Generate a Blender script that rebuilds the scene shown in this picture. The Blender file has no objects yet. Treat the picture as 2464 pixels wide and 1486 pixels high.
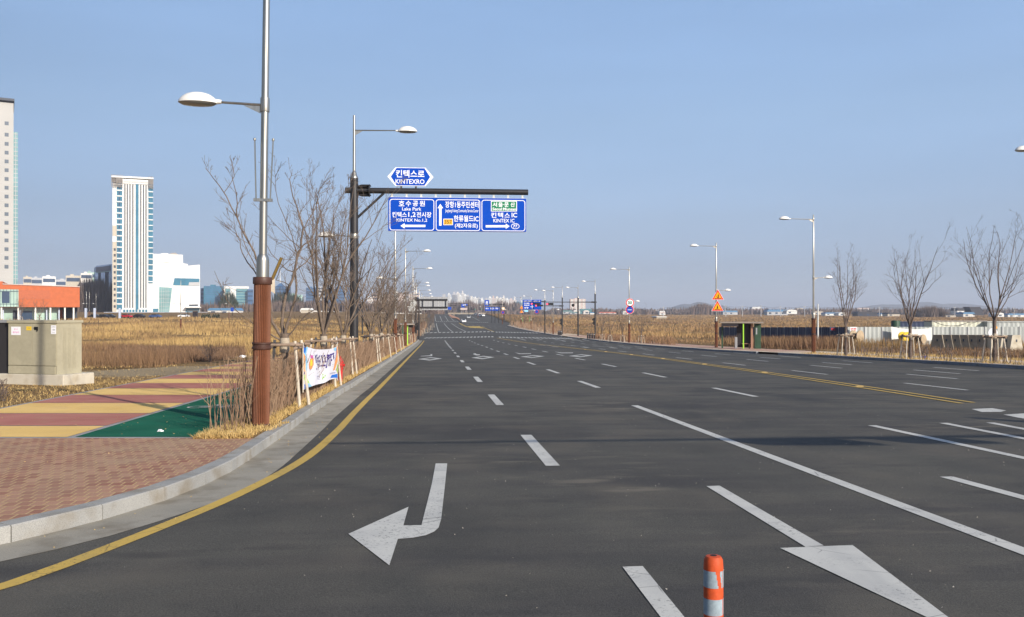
import bpy, bmesh, math, random
import numpy as np
from mathutils import Vector, Matrix

# ---------------------------------------------------------------- camera, sky, sun, exposure
SC = bpy.context.scene
COL = SC.collection
HAZE = 0.00018
F, CX, HY = 2186.0, 1232.0, 748.0          # focal length and horizon in photo units (2464 wide)
CAMZ = 1.81
cam_d = bpy.data.cameras.new('camera'); cam = bpy.data.objects.new('camera', cam_d); COL.objects.link(cam)
cam_d.sensor_width = 36.0; cam_d.lens = F / 2464 * 36; cam_d.clip_start = 0.1; cam_d.clip_end = 20000
cam.location = (0, 0, CAMZ); cam.rotation_euler = (math.radians(90 + 0.131), 0, 0)
SC.camera = cam
SUN_EL, SUN_AZ = 24.0, 140.3                # azimuth clockwise from +Y
SKYE = 1.195
SKYG = ((0, (.70, .75, 1.12)), (.012, (.70, .77, 1.08)), (.047, (.74, .68, .86)), (.10, (1.03, .84, .87)), (.204, (1.56, 1.22, 1.07)), (.32, (2.05, 1.62, 1.38)), (.6, (1.8, 1.5, 1.3)))
world = bpy.data.worlds.new('World'); SC.world = world; world.use_nodes = True
wn = world.node_tree; wn.nodes.clear()
wo = wn.nodes.new('ShaderNodeOutputWorld'); wb = wn.nodes.new('ShaderNodeBackground')
sky = wn.nodes.new('ShaderNodeTexSky'); sky.sky_type = 'NISHITA'; sky.sun_disc = False
sky.sun_elevation = math.radians(SUN_EL); sky.sun_rotation = math.radians(SUN_AZ)
sky.air_density = 1.0; sky.dust_density = 0.6; sky.ozone_density = 5.0; sky.altitude = 50
wb.inputs['Strength'].default_value = 0.12
# winter air: whiter aloft, bluer and dimmer near the horizon than the clear-sky model
wtc = wn.nodes.new('ShaderNodeTexCoord'); wsx = wn.nodes.new('ShaderNodeSeparateXYZ'); wcr = wn.nodes.new('ShaderNodeValToRGB'); wmx = wn.nodes.new('ShaderNodeMix')
wn.links.new(wtc.outputs['Generated'], wsx.inputs[0]); wn.links.new(wsx.outputs['Z'], wcr.inputs[0])
wcr.color_ramp.elements.remove(wcr.color_ramp.elements[1])
for i, (p, c) in enumerate(SKYG):
    e = wcr.color_ramp.elements[0] if i == 0 else wcr.color_ramp.elements.new(p)
    e.position = p; e.color = (*[k / SKYE for k in c], 1)
wmx.data_type = 'RGBA'; wmx.blend_type = 'MULTIPLY'; wmx.inputs[0].default_value = 1
wn.links.new(sky.outputs[0], wmx.inputs[6]); wmr = wn.nodes.new('ShaderNodeMapRange'); wmr.inputs[1].default_value = -.6; wmr.inputs[2].default_value = .6; wmr.inputs[3].default_value = .70; wmr.inputs[4].default_value = 1.30
wn.links.new(wsx.outputs['X'], wmr.inputs[0])
wmp = wn.nodes.new('ShaderNodeMapping'); wmp.inputs['Scale'].default_value = (1.5, 1.5, 9); wn.links.new(wtc.outputs['Generated'], wmp.inputs[0])
wno = wn.nodes.new('ShaderNodeTexNoise'); wno.inputs['Scale'].default_value = 1.6; wno.inputs['Detail'].default_value = 6; wn.links.new(wmp.outputs[0], wno.inputs['Vector'])
wm2 = wn.nodes.new('ShaderNodeMapRange'); wm2.inputs[1].default_value = .35; wm2.inputs[2].default_value = .75; wm2.inputs[3].default_value = .98; wm2.inputs[4].default_value = 1.07; wn.links.new(wno.outputs[0], wm2.inputs[0])
wm3 = wn.nodes.new('ShaderNodeMath'); wm3.operation = 'MULTIPLY'; wn.links.new(wmr.outputs[0], wm3.inputs[0]); wn.links.new(wm2.outputs[0], wm3.inputs[1])
wx2 = wn.nodes.new('ShaderNodeMix'); wx2.data_type = 'RGBA'; wx2.blend_type = 'MULTIPLY'; wx2.inputs[0].default_value = 1; wn.links.new(wm3.outputs[0], wx2.inputs[7])
wn.links.new(wcr.outputs[0], wmx.inputs[7]); wn.links.new(wmx.outputs[2], wx2.inputs[6]); wn.links.new(wx2.outputs[2], wb.inputs[0]); wn.links.new(wb.outputs[0], wo.inputs[0])
sun_d = bpy.data.lights.new('sun', 'SUN'); sun = bpy.data.objects.new('sun', sun_d); COL.objects.link(sun)
sun_d.energy = 4.4; sun_d.angle = math.radians(0.53); sun_d.color = (1.0, 0.9, 0.76)
_e, _a = math.radians(SUN_EL), math.radians(SUN_AZ)
SUNV = Vector((math.sin(_a) * math.cos(_e), math.cos(_a) * math.cos(_e), math.sin(_e)))
sun.rotation_euler = (-SUNV).to_track_quat('-Z', 'Y').to_euler()
sun.location = (20, -30, 40)
vs = SC.view_settings; vs.view_transform = 'Standard'; vs.look = 'None'; vs.exposure = 0.3; vs.gamma = 1.0
SC.cycles.volume_bounces = 0; SC.cycles.max_bounces = 5; SC.cycles.transparent_max_bounces = 6

# ---------------------------------------------------------------- lie of the land
TH = math.radians(4.85); CT, ST = math.cos(TH), math.sin(TH)   # road runs 4.85 degrees left of +Y
def W(u, v): return (u * CT - v * ST, u * ST + v * CT)
def UV(x, y): return (x * CT + y * ST, -x * ST + y * CT)
KR = [(-60, .49), (0, 1.81), (120, 4.45), (150, 4.95), (200, 5.5), (260, 5.8), (320, 5.7), (400, 4.75), (500, 2.5), (560, 2.05), (700, 3.2), (1000, 5.5), (12000, 6)]
KF = [(-60, .49), (0, 1.81), (120, 4.45), (150, 4.95), (200, 5.5), (260, 5.8), (350, 6.0), (12000, 6.0)]
KL = [(-60, .49), (0, 1.81), (60, 3.05), (120, 3.9), (180, 4.3), (330, 3.0), (600, 1.0), (3000, 0.2), (12000, 0)]
def lin(K, Y):
    return np.interp(Y, [k[0] for k in K], [k[1] for k in K])
def smooth(K, Y):
    if Y < 98: return 1.81 + .022 * Y if K is not KL else float(lin(K, Y))
    r = min(14 + (Y - 98) * .15, 60)
    if Y - r < 98 and K is not KL: r = max(.5, (Y - 98) * .8)
    return float(np.mean([lin(K, Y + r * t) for t in (-1, -.75, -.5, -.25, 0, .25, .5, .75, 1)]))
_tabY = np.concatenate([np.arange(-60, 98, 1.0), np.arange(98, 700, 2.0), np.geomspace(700, 12000, 60)])
_T = [np.array([smooth(K, float(y)) for y in _tabY]) for K in (KR, KF, KL)]
def ss(t):
    t = min(1.0, max(0.0, t)); return t * t * (3 - 2 * t)
def G(x, y):
    """ground height"""
    u = x * CT + y * ST
    if y < 98 and u > -14: return -.022 * y
    r = float(np.interp(y, _tabY, _T[0]))
    if u < -14:
        w = ss((-u - 14) / 40.0); h = r * (1 - w) + float(np.interp(y, _tabY, _T[2])) * w
    elif u > 34:
        w = ss((u - 34) / 60.0); h = r * (1 - w) + float(np.interp(y, _tabY, _T[1])) * w
    else: h = r
    return CAMZ - h
def un(px, py, z=0.0):
    """the ground point a pixel of the photograph looks at"""
    d = (py - HY) / F; s = (px - CX) / F
    f = lambda Y: (CAMZ - G(s * Y, Y) - z) / Y - d
    Y = 1.5
    while f(Y) > 0 and Y < 3000: Y *= 1.02
    lo, hi = Y / 1.02, Y
    for _ in range(30):
        m = (lo + hi) / 2
        if f(m) > 0: lo = m
        else: hi = m
    return (s * lo, lo)
def X_(px, Y): return (px - CX) / F * Y
def Z_(py, Y): return CAMZ - (py - HY) / F * Y

# ---------------------------------------------------------------- materials
def mat(name, col, rough=.8, metal=0.0, spec=.3, n=None, amt=.15, n2=None, amt2=.1, bump=0.0, bscale=None, emit=None, coord='Object'):
    """principled paint with noise in its own colour: n, n2 = noise scales, amt = lightness swing"""
    m = bpy.data.materials.new(name); m.use_nodes = True
    t = m.node_tree; b = t.nodes['Principled BSDF']
    b.inputs['Roughness'].default_value = rough; b.inputs['Metallic'].default_value = metal
    b.inputs['Specular IOR Level'].default_value = spec
    c = (*col, 1)
    b.inputs['Base Color'].default_value = c
    if n or bump:
        tc = t.nodes.new('ShaderNodeTexCoord')
    last = None
    for k, (sc, am) in enumerate(((n, amt), (n2, amt2))):
        if not sc: continue
        no = t.nodes.new('ShaderNodeTexNoise'); no.inputs['Scale'].default_value = sc; no.inputs['Detail'].default_value = 5
        t.links.new(tc.outputs[coord], no.inputs['Vector'])
        mr = t.nodes.new('ShaderNodeMapRange'); mr.inputs[1].default_value = .25; mr.inputs[2].default_value = .75
        mr.inputs[3].default_value = 1 - am; mr.inputs[4].default_value = 1 + am
        t.links.new(no.outputs[0], mr.inputs[0])
        mx = t.nodes.new('ShaderNodeMix'); mx.data_type = 'RGBA'; mx.blend_type = 'MULTIPLY'; mx.inputs[0].default_value = 1
        if last is None: mx.inputs[6].default_value = c
        else: t.links.new(last, mx.inputs[6])
        t.links.new(mr.outputs[0], mx.inputs[7]); last = mx.outputs[2]
    if last is not None: t.links.new(last, b.inputs['Base Color'])
    if bump:
        no = t.nodes.new('ShaderNodeTexNoise'); no.inputs['Scale'].default_value = bscale or 40; no.inputs['Detail'].default_value = 4
        t.links.new(tc.outputs[coord], no.inputs['Vector'])
        bp = t.nodes.new('ShaderNodeBump'); bp.inputs['Strength'].default_value = bump; bp.inputs['Distance'].default_value = .02
        t.links.new(no.outputs[0], bp.inputs['Height']); t.links.new(bp.outputs[0], b.inputs['Normal'])
    if emit:
        b.inputs['Emission Color'].default_value = (*emit[0], 1); b.inputs['Emission Strength'].default_value = emit[1]
    return m
class N:
    """small helper for longer node graphs"""
    def __init__(s, name, rough=.85, spec=.3):
        s.m = bpy.data.materials.new(name); s.m.use_nodes = True; s.t = s.m.node_tree; s.b = s.t.nodes['Principled BSDF']
        s.b.inputs['Roughness'].default_value = rough; s.b.inputs['Specular IOR Level'].default_value = spec
        s.tc = s.t.nodes.new('ShaderNodeTexCoord').outputs['Object']
    def link(s, a, b): s.t.links.new(a, b)
    def mapping(s, scale=(1, 1, 1), rot=0, loc=(0, 0, 0)):
        n = s.t.nodes.new('ShaderNodeMapping'); n.inputs['Scale'].default_value = scale; n.inputs['Rotation'].default_value = (0, 0, rot)
        n.inputs['Location'].default_value = loc
        s.link(s.tc, n.inputs[0]); return n.outputs[0]
    def noise(s, scale, vec=None, detail=5, lo=.3, hi=.7, rough=.5):
        n = s.t.nodes.new('ShaderNodeTexNoise'); n.inputs['Scale'].default_value = scale; n.inputs['Detail'].default_value = detail
        n.inputs['Roughness'].default_value = rough
        s.link(vec or s.tc, n.inputs['Vector']); return s.rng(n.outputs[0], lo, hi, 0, 1)
    def rng(s, src, a, b, c, d):
        r = s.t.nodes.new('ShaderNodeMapRange'); s.link(src, r.inputs[0])
        for i, v in enumerate((a, b, c, d)): r.inputs[i + 1].default_value = v
        return r.outputs[0]
    def voro(s, scale, vec=None):
        n = s.t.nodes.new('ShaderNodeTexVoronoi'); n.inputs['Scale'].default_value = scale; s.link(vec or s.tc, n.inputs['Vector']); return n.outputs['Distance']
    def mix(s, f, a, b, mode='MIX'):
        x = s.t.nodes.new('ShaderNodeMix'); x.data_type = 'RGBA'; x.blend_type = mode
        for i, v in ((0, f), (6, a), (7, b)):
            if isinstance(v, (int, float)): x.inputs[i].default_value = v
            elif isinstance(v, tuple): x.inputs[i].default_value = (*v, 1)
            else: s.link(v, x.inputs[i])
        return x.outputs[2]
    def mul(s, a, b):
        x = s.t.nodes.new('ShaderNodeMath'); x.operation = 'MULTIPLY'
        for i, v in ((0, a), (1, b)):
            if isinstance(v, (int, float)): x.inputs[i].default_value = v
            else: s.link(v, x.inputs[i])
        return x.outputs[0]
    def bump(s, h, st, dist=.02):
        x = s.t.nodes.new('ShaderNodeBump'); x.inputs['Strength'].default_value = st; x.inputs['Distance'].default_value = dist
        s.link(h, x.inputs['Height']); s.link(x.outputs[0], s.b.inputs['Normal'])
    def out(s, c): s.link(c, s.b.inputs['Base Color']); return s.m

def m_asphalt():
    n = N('asphalt', .88, .25)
    fine = n.noise(75, detail=3, lo=.32, hi=.68, rough=.8)
    spk = n.rng(n.voro(38), .0, .16, 1, 0)
    big = n.noise(.34, detail=7, lo=.35, hi=.66, rough=.6)
    rot = n.mapping((1, 1, 1), -TH)
    sl = n.t.nodes.new('ShaderNodeMapping'); sl.inputs['Scale'].default_value = (1.1, .09, 1); n.link(rot, sl.inputs[0])
    streak = n.noise(1.0, sl.outputs[0], 4)
    sl2 = n.t.nodes.new('ShaderNodeMapping'); sl2.inputs['Scale'].default_value = (.22, 1.3, 1); n.link(rot, sl2.inputs[0])
    sweep = n.noise(1.0, sl2.outputs[0], 5, .45, .7)
    c = n.mix(big, (.046, .046, .043), (.104, .099, .083))
    c = n.mix(n.mul(streak, .55), c, (.105, .096, .08))
    c = n.mix(n.mul(sweep, .6), c, (.046, .044, .045))
    c = n.mix(fine, n.mix(1.0, c, (.60, .60, .61), 'MULTIPLY'), n.mix(1.0, c, (1.5, 1.49, 1.45), 'MULTIPLY'))
    rare = n.noise(9, detail=1, lo=.55, hi=.7)
    c = n.mix(n.mul(n.mul(spk, rare), .55), c, (.30, .28, .24))
    dust = n.noise(.55, detail=6, lo=.52, hi=.75)
    c = n.mix(n.mul(dust, .55), c, (.15, .13, .10))
    sl3 = n.t.nodes.new('ShaderNodeMapping'); sl3.inputs['Scale'].default_value = (.9, 2.6, 1); n.link(rot, sl3.inputs[0])
    fl = n.mul(n.noise(1.0, sl3.outputs[0], 6, .56, .70), n.noise(.13, detail=2, lo=.48, hi=.62))
    c = n.mix(n.mul(fl, .55), c, (.21, .185, .14))
    sl4 = n.t.nodes.new('ShaderNodeMapping'); sl4.inputs['Scale'].default_value = (.5, 1.5, 1); sl4.inputs['Location'].default_value = (4, 9, 0); n.link(rot, sl4.inputs[0])
    c = n.mix(n.mul(n.noise(1.0, sl4.outputs[0], 5, .60, .72), .5), c, (.028, .027, .03))
    n.bump(fine, .5, .006)
    return n.out(c)
def m_paint(name, col, worn):
    n = N(name, .75, .3)
    w = n.noise(2.2, detail=6, lo=.45, hi=.8); f = n.noise(90, detail=2, lo=.3, hi=.7)
    c = n.mix(n.mul(w, .55), col, worn); c = n.mix(n.mul(f, .22), c, worn)
    d = n.noise(.9, n.mapping((3, .4, 1)), 5, .55, .7); c = n.mix(n.mul(d, .3), c, worn)
    v = n.t.nodes.new('ShaderNodeTexVoronoi'); v.feature = 'DISTANCE_TO_EDGE'; v.inputs['Scale'].default_value = 1.7; n.link(n.tc, v.inputs['Vector'])
    cr = n.mul(n.rng(v.outputs['Distance'], 0, .012, 1, 0), n.noise(.8, detail=2, lo=.5, hi=.55)); c = n.mix(n.mul(cr, .7), c, (.06, .06, .058))
    ch = n.mul(n.noise(26, detail=5, lo=.555, hi=.62, rough=.78), n.noise(1.5, detail=3, lo=.42, hi=.62)); c = n.mix(n.mul(ch, .8), c, (.07, .07, .066))
    return n.out(c)
def m_brick():
    n = N('brick_paving', .85, .25)
    b = n.t.nodes.new('ShaderNodeTexBrick'); n.link(n.mapping((1, 1, 1), math.radians(-9)), b.inputs['Vector'])
    b.inputs['Scale'].default_value = 1.0; b.inputs['Brick Width'].default_value = .125; b.inputs['Row Height'].default_value = .21
    b.inputs['Mortar Size'].default_value = .012; b.inputs['Mortar Smooth'].default_value = .25; b.inputs['Bias'].default_value = -.1
    b.inputs['Color1'].default_value = (.32, .13, .085, 1); b.inputs['Color2'].default_value = (.54, .30, .19, 1); b.inputs['Mortar'].default_value = (.60, .39, .19, 1)
    c = n.mix(n.mul(n.noise(1.1, detail=6), .5), b.outputs[0], (.40, .27, .17))
    c = n.mix(n.mul(n.noise(90, detail=2), .3), c, (.18, .10, .07))
    c = n.mix(n.mul(n.noise(.5, detail=3, lo=.5, hi=.7), .35), c, (.43, .36, .22))
    n.bump(n.rng(b.outputs[1], 0, 1, 1, 0), .6, .01)
    return n.out(c)
def m_field():
    n = N('field_soil', 1.0, .05)
    a = n.noise(.05, detail=5); b = n.noise(.6, detail=6); f = n.noise(14, detail=4); st = n.noise(.12, n.mapping((.25, 1.6, 1)), 5, .4, .62)
    c = n.mix(a, (.36, .235, .10), (.24, .145, .070)); c = n.mix(n.mul(st, .7), c, (.17, .098, .055))
    c = n.mix(n.mul(b, .55), c, (.42, .29, .13)); c = n.mix(n.mul(f, .5), c, (.15, .095, .05))
    for cx, cy, rx, ry in ((-14.8, 38.5, 4.6, 5.5), (-19.5, 58, 4.5, 2.6), (33, 66, 13, 5.5), (22, 58, 6, 6)):
        v = n.mapping((1 / rx, 1 / ry, 0), 0, (-cx / rx, -cy / ry, 0)); l = n.t.nodes.new('ShaderNodeVectorMath'); l.operation = 'LENGTH'; n.link(v, l.inputs[0])
        e = n.t.nodes.new('ShaderNodeMath'); e.operation = 'ADD'; n.link(l.outputs['Value'], e.inputs[0]); n.link(n.rng(b, 0, 1, -.3, .3), e.inputs[1])
        c = n.mix(n.rng(e.outputs[0], .75, 1.05, .85, 0), c, n.mix(f, (.50, .40, .26), (.36, .28, .17)))
    n.bump(f, .8, .08)
    return n.out(c)
def m_blade(name, c1, c2, c3, sc=.06):
    n = N(name, .8, .1)
    g = n.t.nodes.new('ShaderNodeNewGeometry')
    c = n.mix(n.noise(sc, detail=4, lo=.42, hi=.6), c1, c2)
    c = n.mix(n.mul(g.outputs['Random Per Island'], .75), c, c3)
    return n.out(c)
def m_steel():
    n = N('brushed_steel', .33, .5); n.b.inputs['Metallic'].default_value = .9
    v = n.noise(30, n.mapping((1, 1, .03)), 4, .3, .7)
    return n.out(n.mix(v, (.33, .315, .27), (.48, .46, .40)))
def m_concrete(name, c1, c2, dirt=(.2, .16, .1), mica=True, rub=False):
    n = N(name, .95 if rub else .88, .04 if rub else .25)
    c = n.mix(n.noise(.9, detail=6), c1, c2)
    if mica: c = n.mix(n.mul(n.noise(160, detail=2, lo=.45, hi=.65), .22 if rub else .55), c, (.16, .16, .16))
    c = n.mix(n.mul(n.noise(2.7, detail=6, lo=.48, hi=.75), .4 if rub else .7), c, dirt)
    n.bump(n.noise(60, detail=3), .25, .004)
    return n.out(c)
def m_glass(name, col, rough=.12, sc=.15):
    n = N(name, rough, .6)
    return n.out(n.mix(n.noise(sc, detail=3), col, tuple(min(1, k * 1.5) for k in col)))
def m_sheet(name, c1, c2, step, axis=0):
    """corrugated sheet: narrow shadowed ribs are real relief through bump"""
    n = N(name, .6, .3)
    w = n.t.nodes.new('ShaderNodeTexWave'); w.wave_type = 'BANDS'; w.bands_direction = 'X' if axis == 0 else 'Y'
    w.inputs['Scale'].default_value = step; w.inputs['Distortion'].default_value = 0; n.link(n.tc, w.inputs[0])
    n.bump(w.outputs[1], .35, .02)
    return n.out(n.mix(n.noise(.8, n.mapping((1, 1, .3)), 5, .4, .75), c1, c2))

M = dict(
    asphalt=m_asphalt(), white=m_paint('road_white', (.60, .59, .53), (.34, .34, .33)), yellow=m_paint('road_yellow', (.60, .40, .08), (.36, .27, .10)),
    brick=m_brick(), field=m_field(), steel=m_steel(),
    kerb=m_concrete('granite_kerb', (.32, .32, .30), (.44, .43, .39)), gutter=m_concrete('gutter_concrete', (.29, .27, .215), (.40, .365, .29), (.15, .125, .085)),
    kerbshade=m_concrete('granite_kerb_shade', (.24, .25, .28), (.32, .33, .36)),  # same granite, the shade on the right kerb's sunless face put into the colour
    border=m_concrete('border_stone', (.34, .33, .32), (.42, .41, .40)),
    pyellow=m_concrete('paving_yellow', (.80, .53, .17), (.90, .61, .22), (.60, .40, .22), rub=True), ppink=m_concrete('paving_pink', (.42, .16, .125), (.52, .215, .17), (.45, .28, .18), rub=True),
    pgreen=m_concrete('paving_green', (.004, .095, .052), (.010, .145, .082), (.05, .14, .08), rub=True),
    psand=m_concrete('paving_sand', (.60, .47, .32), (.68, .55, .40), (.45, .35, .25), False),
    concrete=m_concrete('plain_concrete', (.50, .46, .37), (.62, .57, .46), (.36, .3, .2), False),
    concdark=m_concrete('stained_shaded_concrete', (.30, .26, .20), (.40, .35, .27), (.25, .2, .14), False),  # stains, plus the shade of the turned-away block faces in the colour
    grass=m_blade('dry_grass', (.52, .36, .14), (.42, .27, .10), (.62, .46, .20), .8),
    reed=m_blade('reed_blades', (.54, .37, .15), (.20, .118, .062), (.36, .24, .10), .05),
    reedred=m_blade('dead_weeds', (.23, .135, .078), (.32, .205, .10), (.13, .08, .05), .1),
    reedr=m_blade('reed_brown', (.42, .28, .12), (.225, .14, .08), (.31, .19, .095), .035),
    weeddark=m_blade('dark_weeds', (.20, .125, .08), (.27, .17, .10), (.13, .08, .05), .1),
    twig=m_blade('hedge_twigs', (.20, .125, .08), (.13, .08, .052), (.32, .225, .15), 1.3),
    bark=mat('bark', (.17, .13, .10), .9, n=9, amt=.3, n2=60, amt2=.25, bump=.5, bscale=50), barkdark=mat('bark_dark', (.13, .10, .085), .9, n=9, amt=.3),
    wood=mat('stake_wood', (.56, .49, .39), .85, n=5, amt=.2, n2=50, amt2=.15), wooddark=mat('cross_pole_wood', (.30, .22, .16), .85, n=6, amt=.3),
    tie=mat('black_tie', (.03, .03, .03), .7), burlap=mat('burlap', (.40, .34, .26), .95, n=30, amt=.2, bump=.5),
    brown=mat('brown_sleeve', (.165, .062, .030), .6, n=3, amt=.18, n2=40, amt2=.2, spec=.35), brownband=mat('brown_band', (.075, .036, .026), .5, n=6, amt=.2),
    lamp=mat('lamp_white', (.78, .77, .72), .35, spec=.5, n=3, amt=.04), lens=mat('lamp_lens', (.30, .30, .27), .25),
    black=mat('black_paint', (.022, .021, .022), .42, spec=.5, n=4, amt=.2), blackmatt=mat('black_matt', (.015, .015, .016), .7),
    grey=mat('grey_metal', (.36, .37, .38), .5, .3, n=4, amt=.1), greylight=mat('light_grey_metal', (.60, .62, .60), .5, n=2, amt=.07),
    signblue=mat('sign_blue', (.002, .062, .44), .6, spec=.1, n=.8, amt=.08), signwhite=mat('sign_white', (.86, .87, .90), .45), signgreen=mat('sign_green', (.004, .20, .085), .45),
    signorange=mat('sign_orange', (.82, .42, .03), .5), signred=mat('sign_red', (.62, .03, .025), .5), signyellow=mat('sign_yellow', (.90, .42, .01), .7, spec=.1), navy=mat('sign_navy', (.045, .035, .30), .5),
    box=mat('cabinet_paint', (.39, .36, .255), .6, n=1.5, amt=.10, n2=11, amt2=.06), boxdark=mat('dark_cabinet', (.035, .033, .035), .6),
    orange=mat('bollard_orange', (.54, .078, .02), .6, n=7, amt=.18, n2=50, amt2=.12, bump=.15), reflect=mat('reflective_sheet', (.30, .37, .41), .5, n=12, amt=.2, n2=90, amt2=.15),
    red=mat('hydrant_red', (.52, .025, .022), .45, n=9, amt=.15, spec=.5), cloth=mat('banner_cloth', (.84, .83, .88), .8, n=3, amt=.03),
    b_blue=mat('print_blue', (.02, .18, .70), .8), b_sky=mat('print_sky', (.30, .65, .88), .8), b_orange=mat('print_orange', (.92, .38, .12), .8), b_green=mat('print_green', (.45, .75, .12), .8),
    b_purple=mat('print_purple', (.065, .03, .25), .8), b_pink=mat('print_pink', (.72, .15, .45), .8), b_yellow=mat('print_yellow', (.92, .72, .06), .8), b_grey=mat('print_grey', (.42, .42, .58), .8),
    bollwhite=mat('plastic_white', (.8, .8, .8), .6), limedull=mat('dull_lime', (.17, .30, .08), .5), lime=mat('lime_paint', (.36, .72, .06), .45), shelterdark=mat('shelter_dark', (.03, .025, .028), .5), greendark=mat('vending_green', (.035, .075, .045), .5, n=2, amt=.2),
    shroof=mat('shelter_roof', (.28, .24, .20), .5, n=2, amt=.2), pinkwood=mat('shelter_post', (.34, .19, .13), .6),
    fnavy=m_sheet('navy_sheet', (.035, .05, .10), (.05, .065, .12), 3.2), fwhite=m_sheet('white_sheet', (.36, .39, .38), (.50, .53, .50), 2.0), cream=m_sheet('cream_sheet', (.62, .63, .50), (.74, .74, .62), 3.0),
    sheet=mat('white_tarp', (.82, .82, .78), .8, n=1.2, amt=.06, bump=.3, bscale=2), wallwhite=mat('wall_white', (.74, .75, .72), .7, n=.15, amt=.05), wallcream=mat('wall_cream', (.66, .64, .59), .7, n=.15, amt=.06),
    wallgrey=mat('wall_grey', (.46, .47, .48), .7, n=.1, amt=.08), slotdark=mat('facade_slot', (.05, .06, .08), .5), wallbeige=mat('wall_beige', (.52, .47, .38), .7), wallpink=mat('wall_pink', (.60, .49, .44), .7, n=.1, amt=.05),
    gblue=m_glass('glass_blue', (.035, .14, .21)), gteal=m_glass('glass_teal', (.13, .25, .26)), gdark=m_glass('glass_dark', (.03, .055, .10)), ggreen=m_glass('glass_green', (.30, .42, .36), .2), gnavy=m_glass('glass_navy', (.035, .095, .20), .35),
    wglass=mat('window_glass', (.10, .13, .16), .2, spec=.6), obrick=mat('orange_brick', (.50, .135, .052), .8, n=.9, amt=.12, n2=9, amt2=.1), obrick2=mat('orange_brick_panel', (.46, .135, .065), .8, n=3, amt=.12),
    wallpale=mat('wall_pale_grey', (.44, .44, .42), .75, n=.15, amt=.05), bluesteel=mat('blue_steel', (.26, .36, .50), .22, .75, n=.08, amt=.3), colwhite=mat('column_white', (.78, .77, .70), .6), colblue=mat('pylon_pale_blue', (.50, .56, .68), .5), scaff=mat('scaffold', (.34, .31, .28), .7, n=2, amt=.2),
    roofblue=mat('roof_blue', (.10, .24, .42), .6), roofteal=mat('roof_teal', (.09, .22, .24), .6), roofdark=mat('roof_dark', (.05, .05, .06), .7), roofred=mat('roof_red', (.55, .12, .07), .7),
    hill=mat('hill_woods', (.10, .095, .09), 1.0, n=.01, amt=.3), woods=m_blade('bare_woods', (.15, .105, .085), (.11, .085, .075), (.20, .15, .12), .01),
    pine=m_blade('pine_green', (.045, .06, .038), (.07, .08, .05), (.03, .04, .03), .1),
    carwhite=mat('car_white', (.78, .79, .80), .25, spec=.6), carblack=mat('car_black', (.02, .02, .025), .2, spec=.6), carblue=mat('car_blue', (.05, .10, .25), .25, spec=.6), carred=mat('car_red', (.45, .02, .03), .25, spec=.6),
    carsilver=mat('car_silver', (.42, .44, .45), .25, spec=.6), carglass=mat('car_glass', (.02, .025, .03), .08, spec=.8), tyre=mat('tyre_rubber', (.02, .02, .02), .9),
    redlamp=mat('signal_red_lit', (.9, .05, .05), .4, emit=((1, .06, .10), 4.0)), greenlamp=mat('signal_green_lit', (.1, .8, .5), .4, emit=((.05, .9, .5), 1.5)), darklens=mat('signal_lens_off', (.03, .03, .03), .3),
    medbrick=mat('median_orange', (.52, .26, .15), .9, n=1, amt=.2), yplastic=mat('yellow_plastic', (.80, .55, .03), .5), stud=mat('stud_amber', (.62, .42, .16), .6), bluebag=mat('blue_bag', (.02, .05, .50), .5), tissue=mat('white_litter', (.85, .85, .85), .9),
    brass=mat('brass_tube', (.45, .29, .09), .35, .8), gritm=mat('grit_pale', (.45, .42, .36), .9), hardhat=mat('hard_hat', (.92, .40, .02), .4), drum=mat('cable_drum_wood', (.42, .33, .22), .9, n=3, amt=.2), wire=mat('black_wire', (.03, .03, .035), .7),
)
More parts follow.
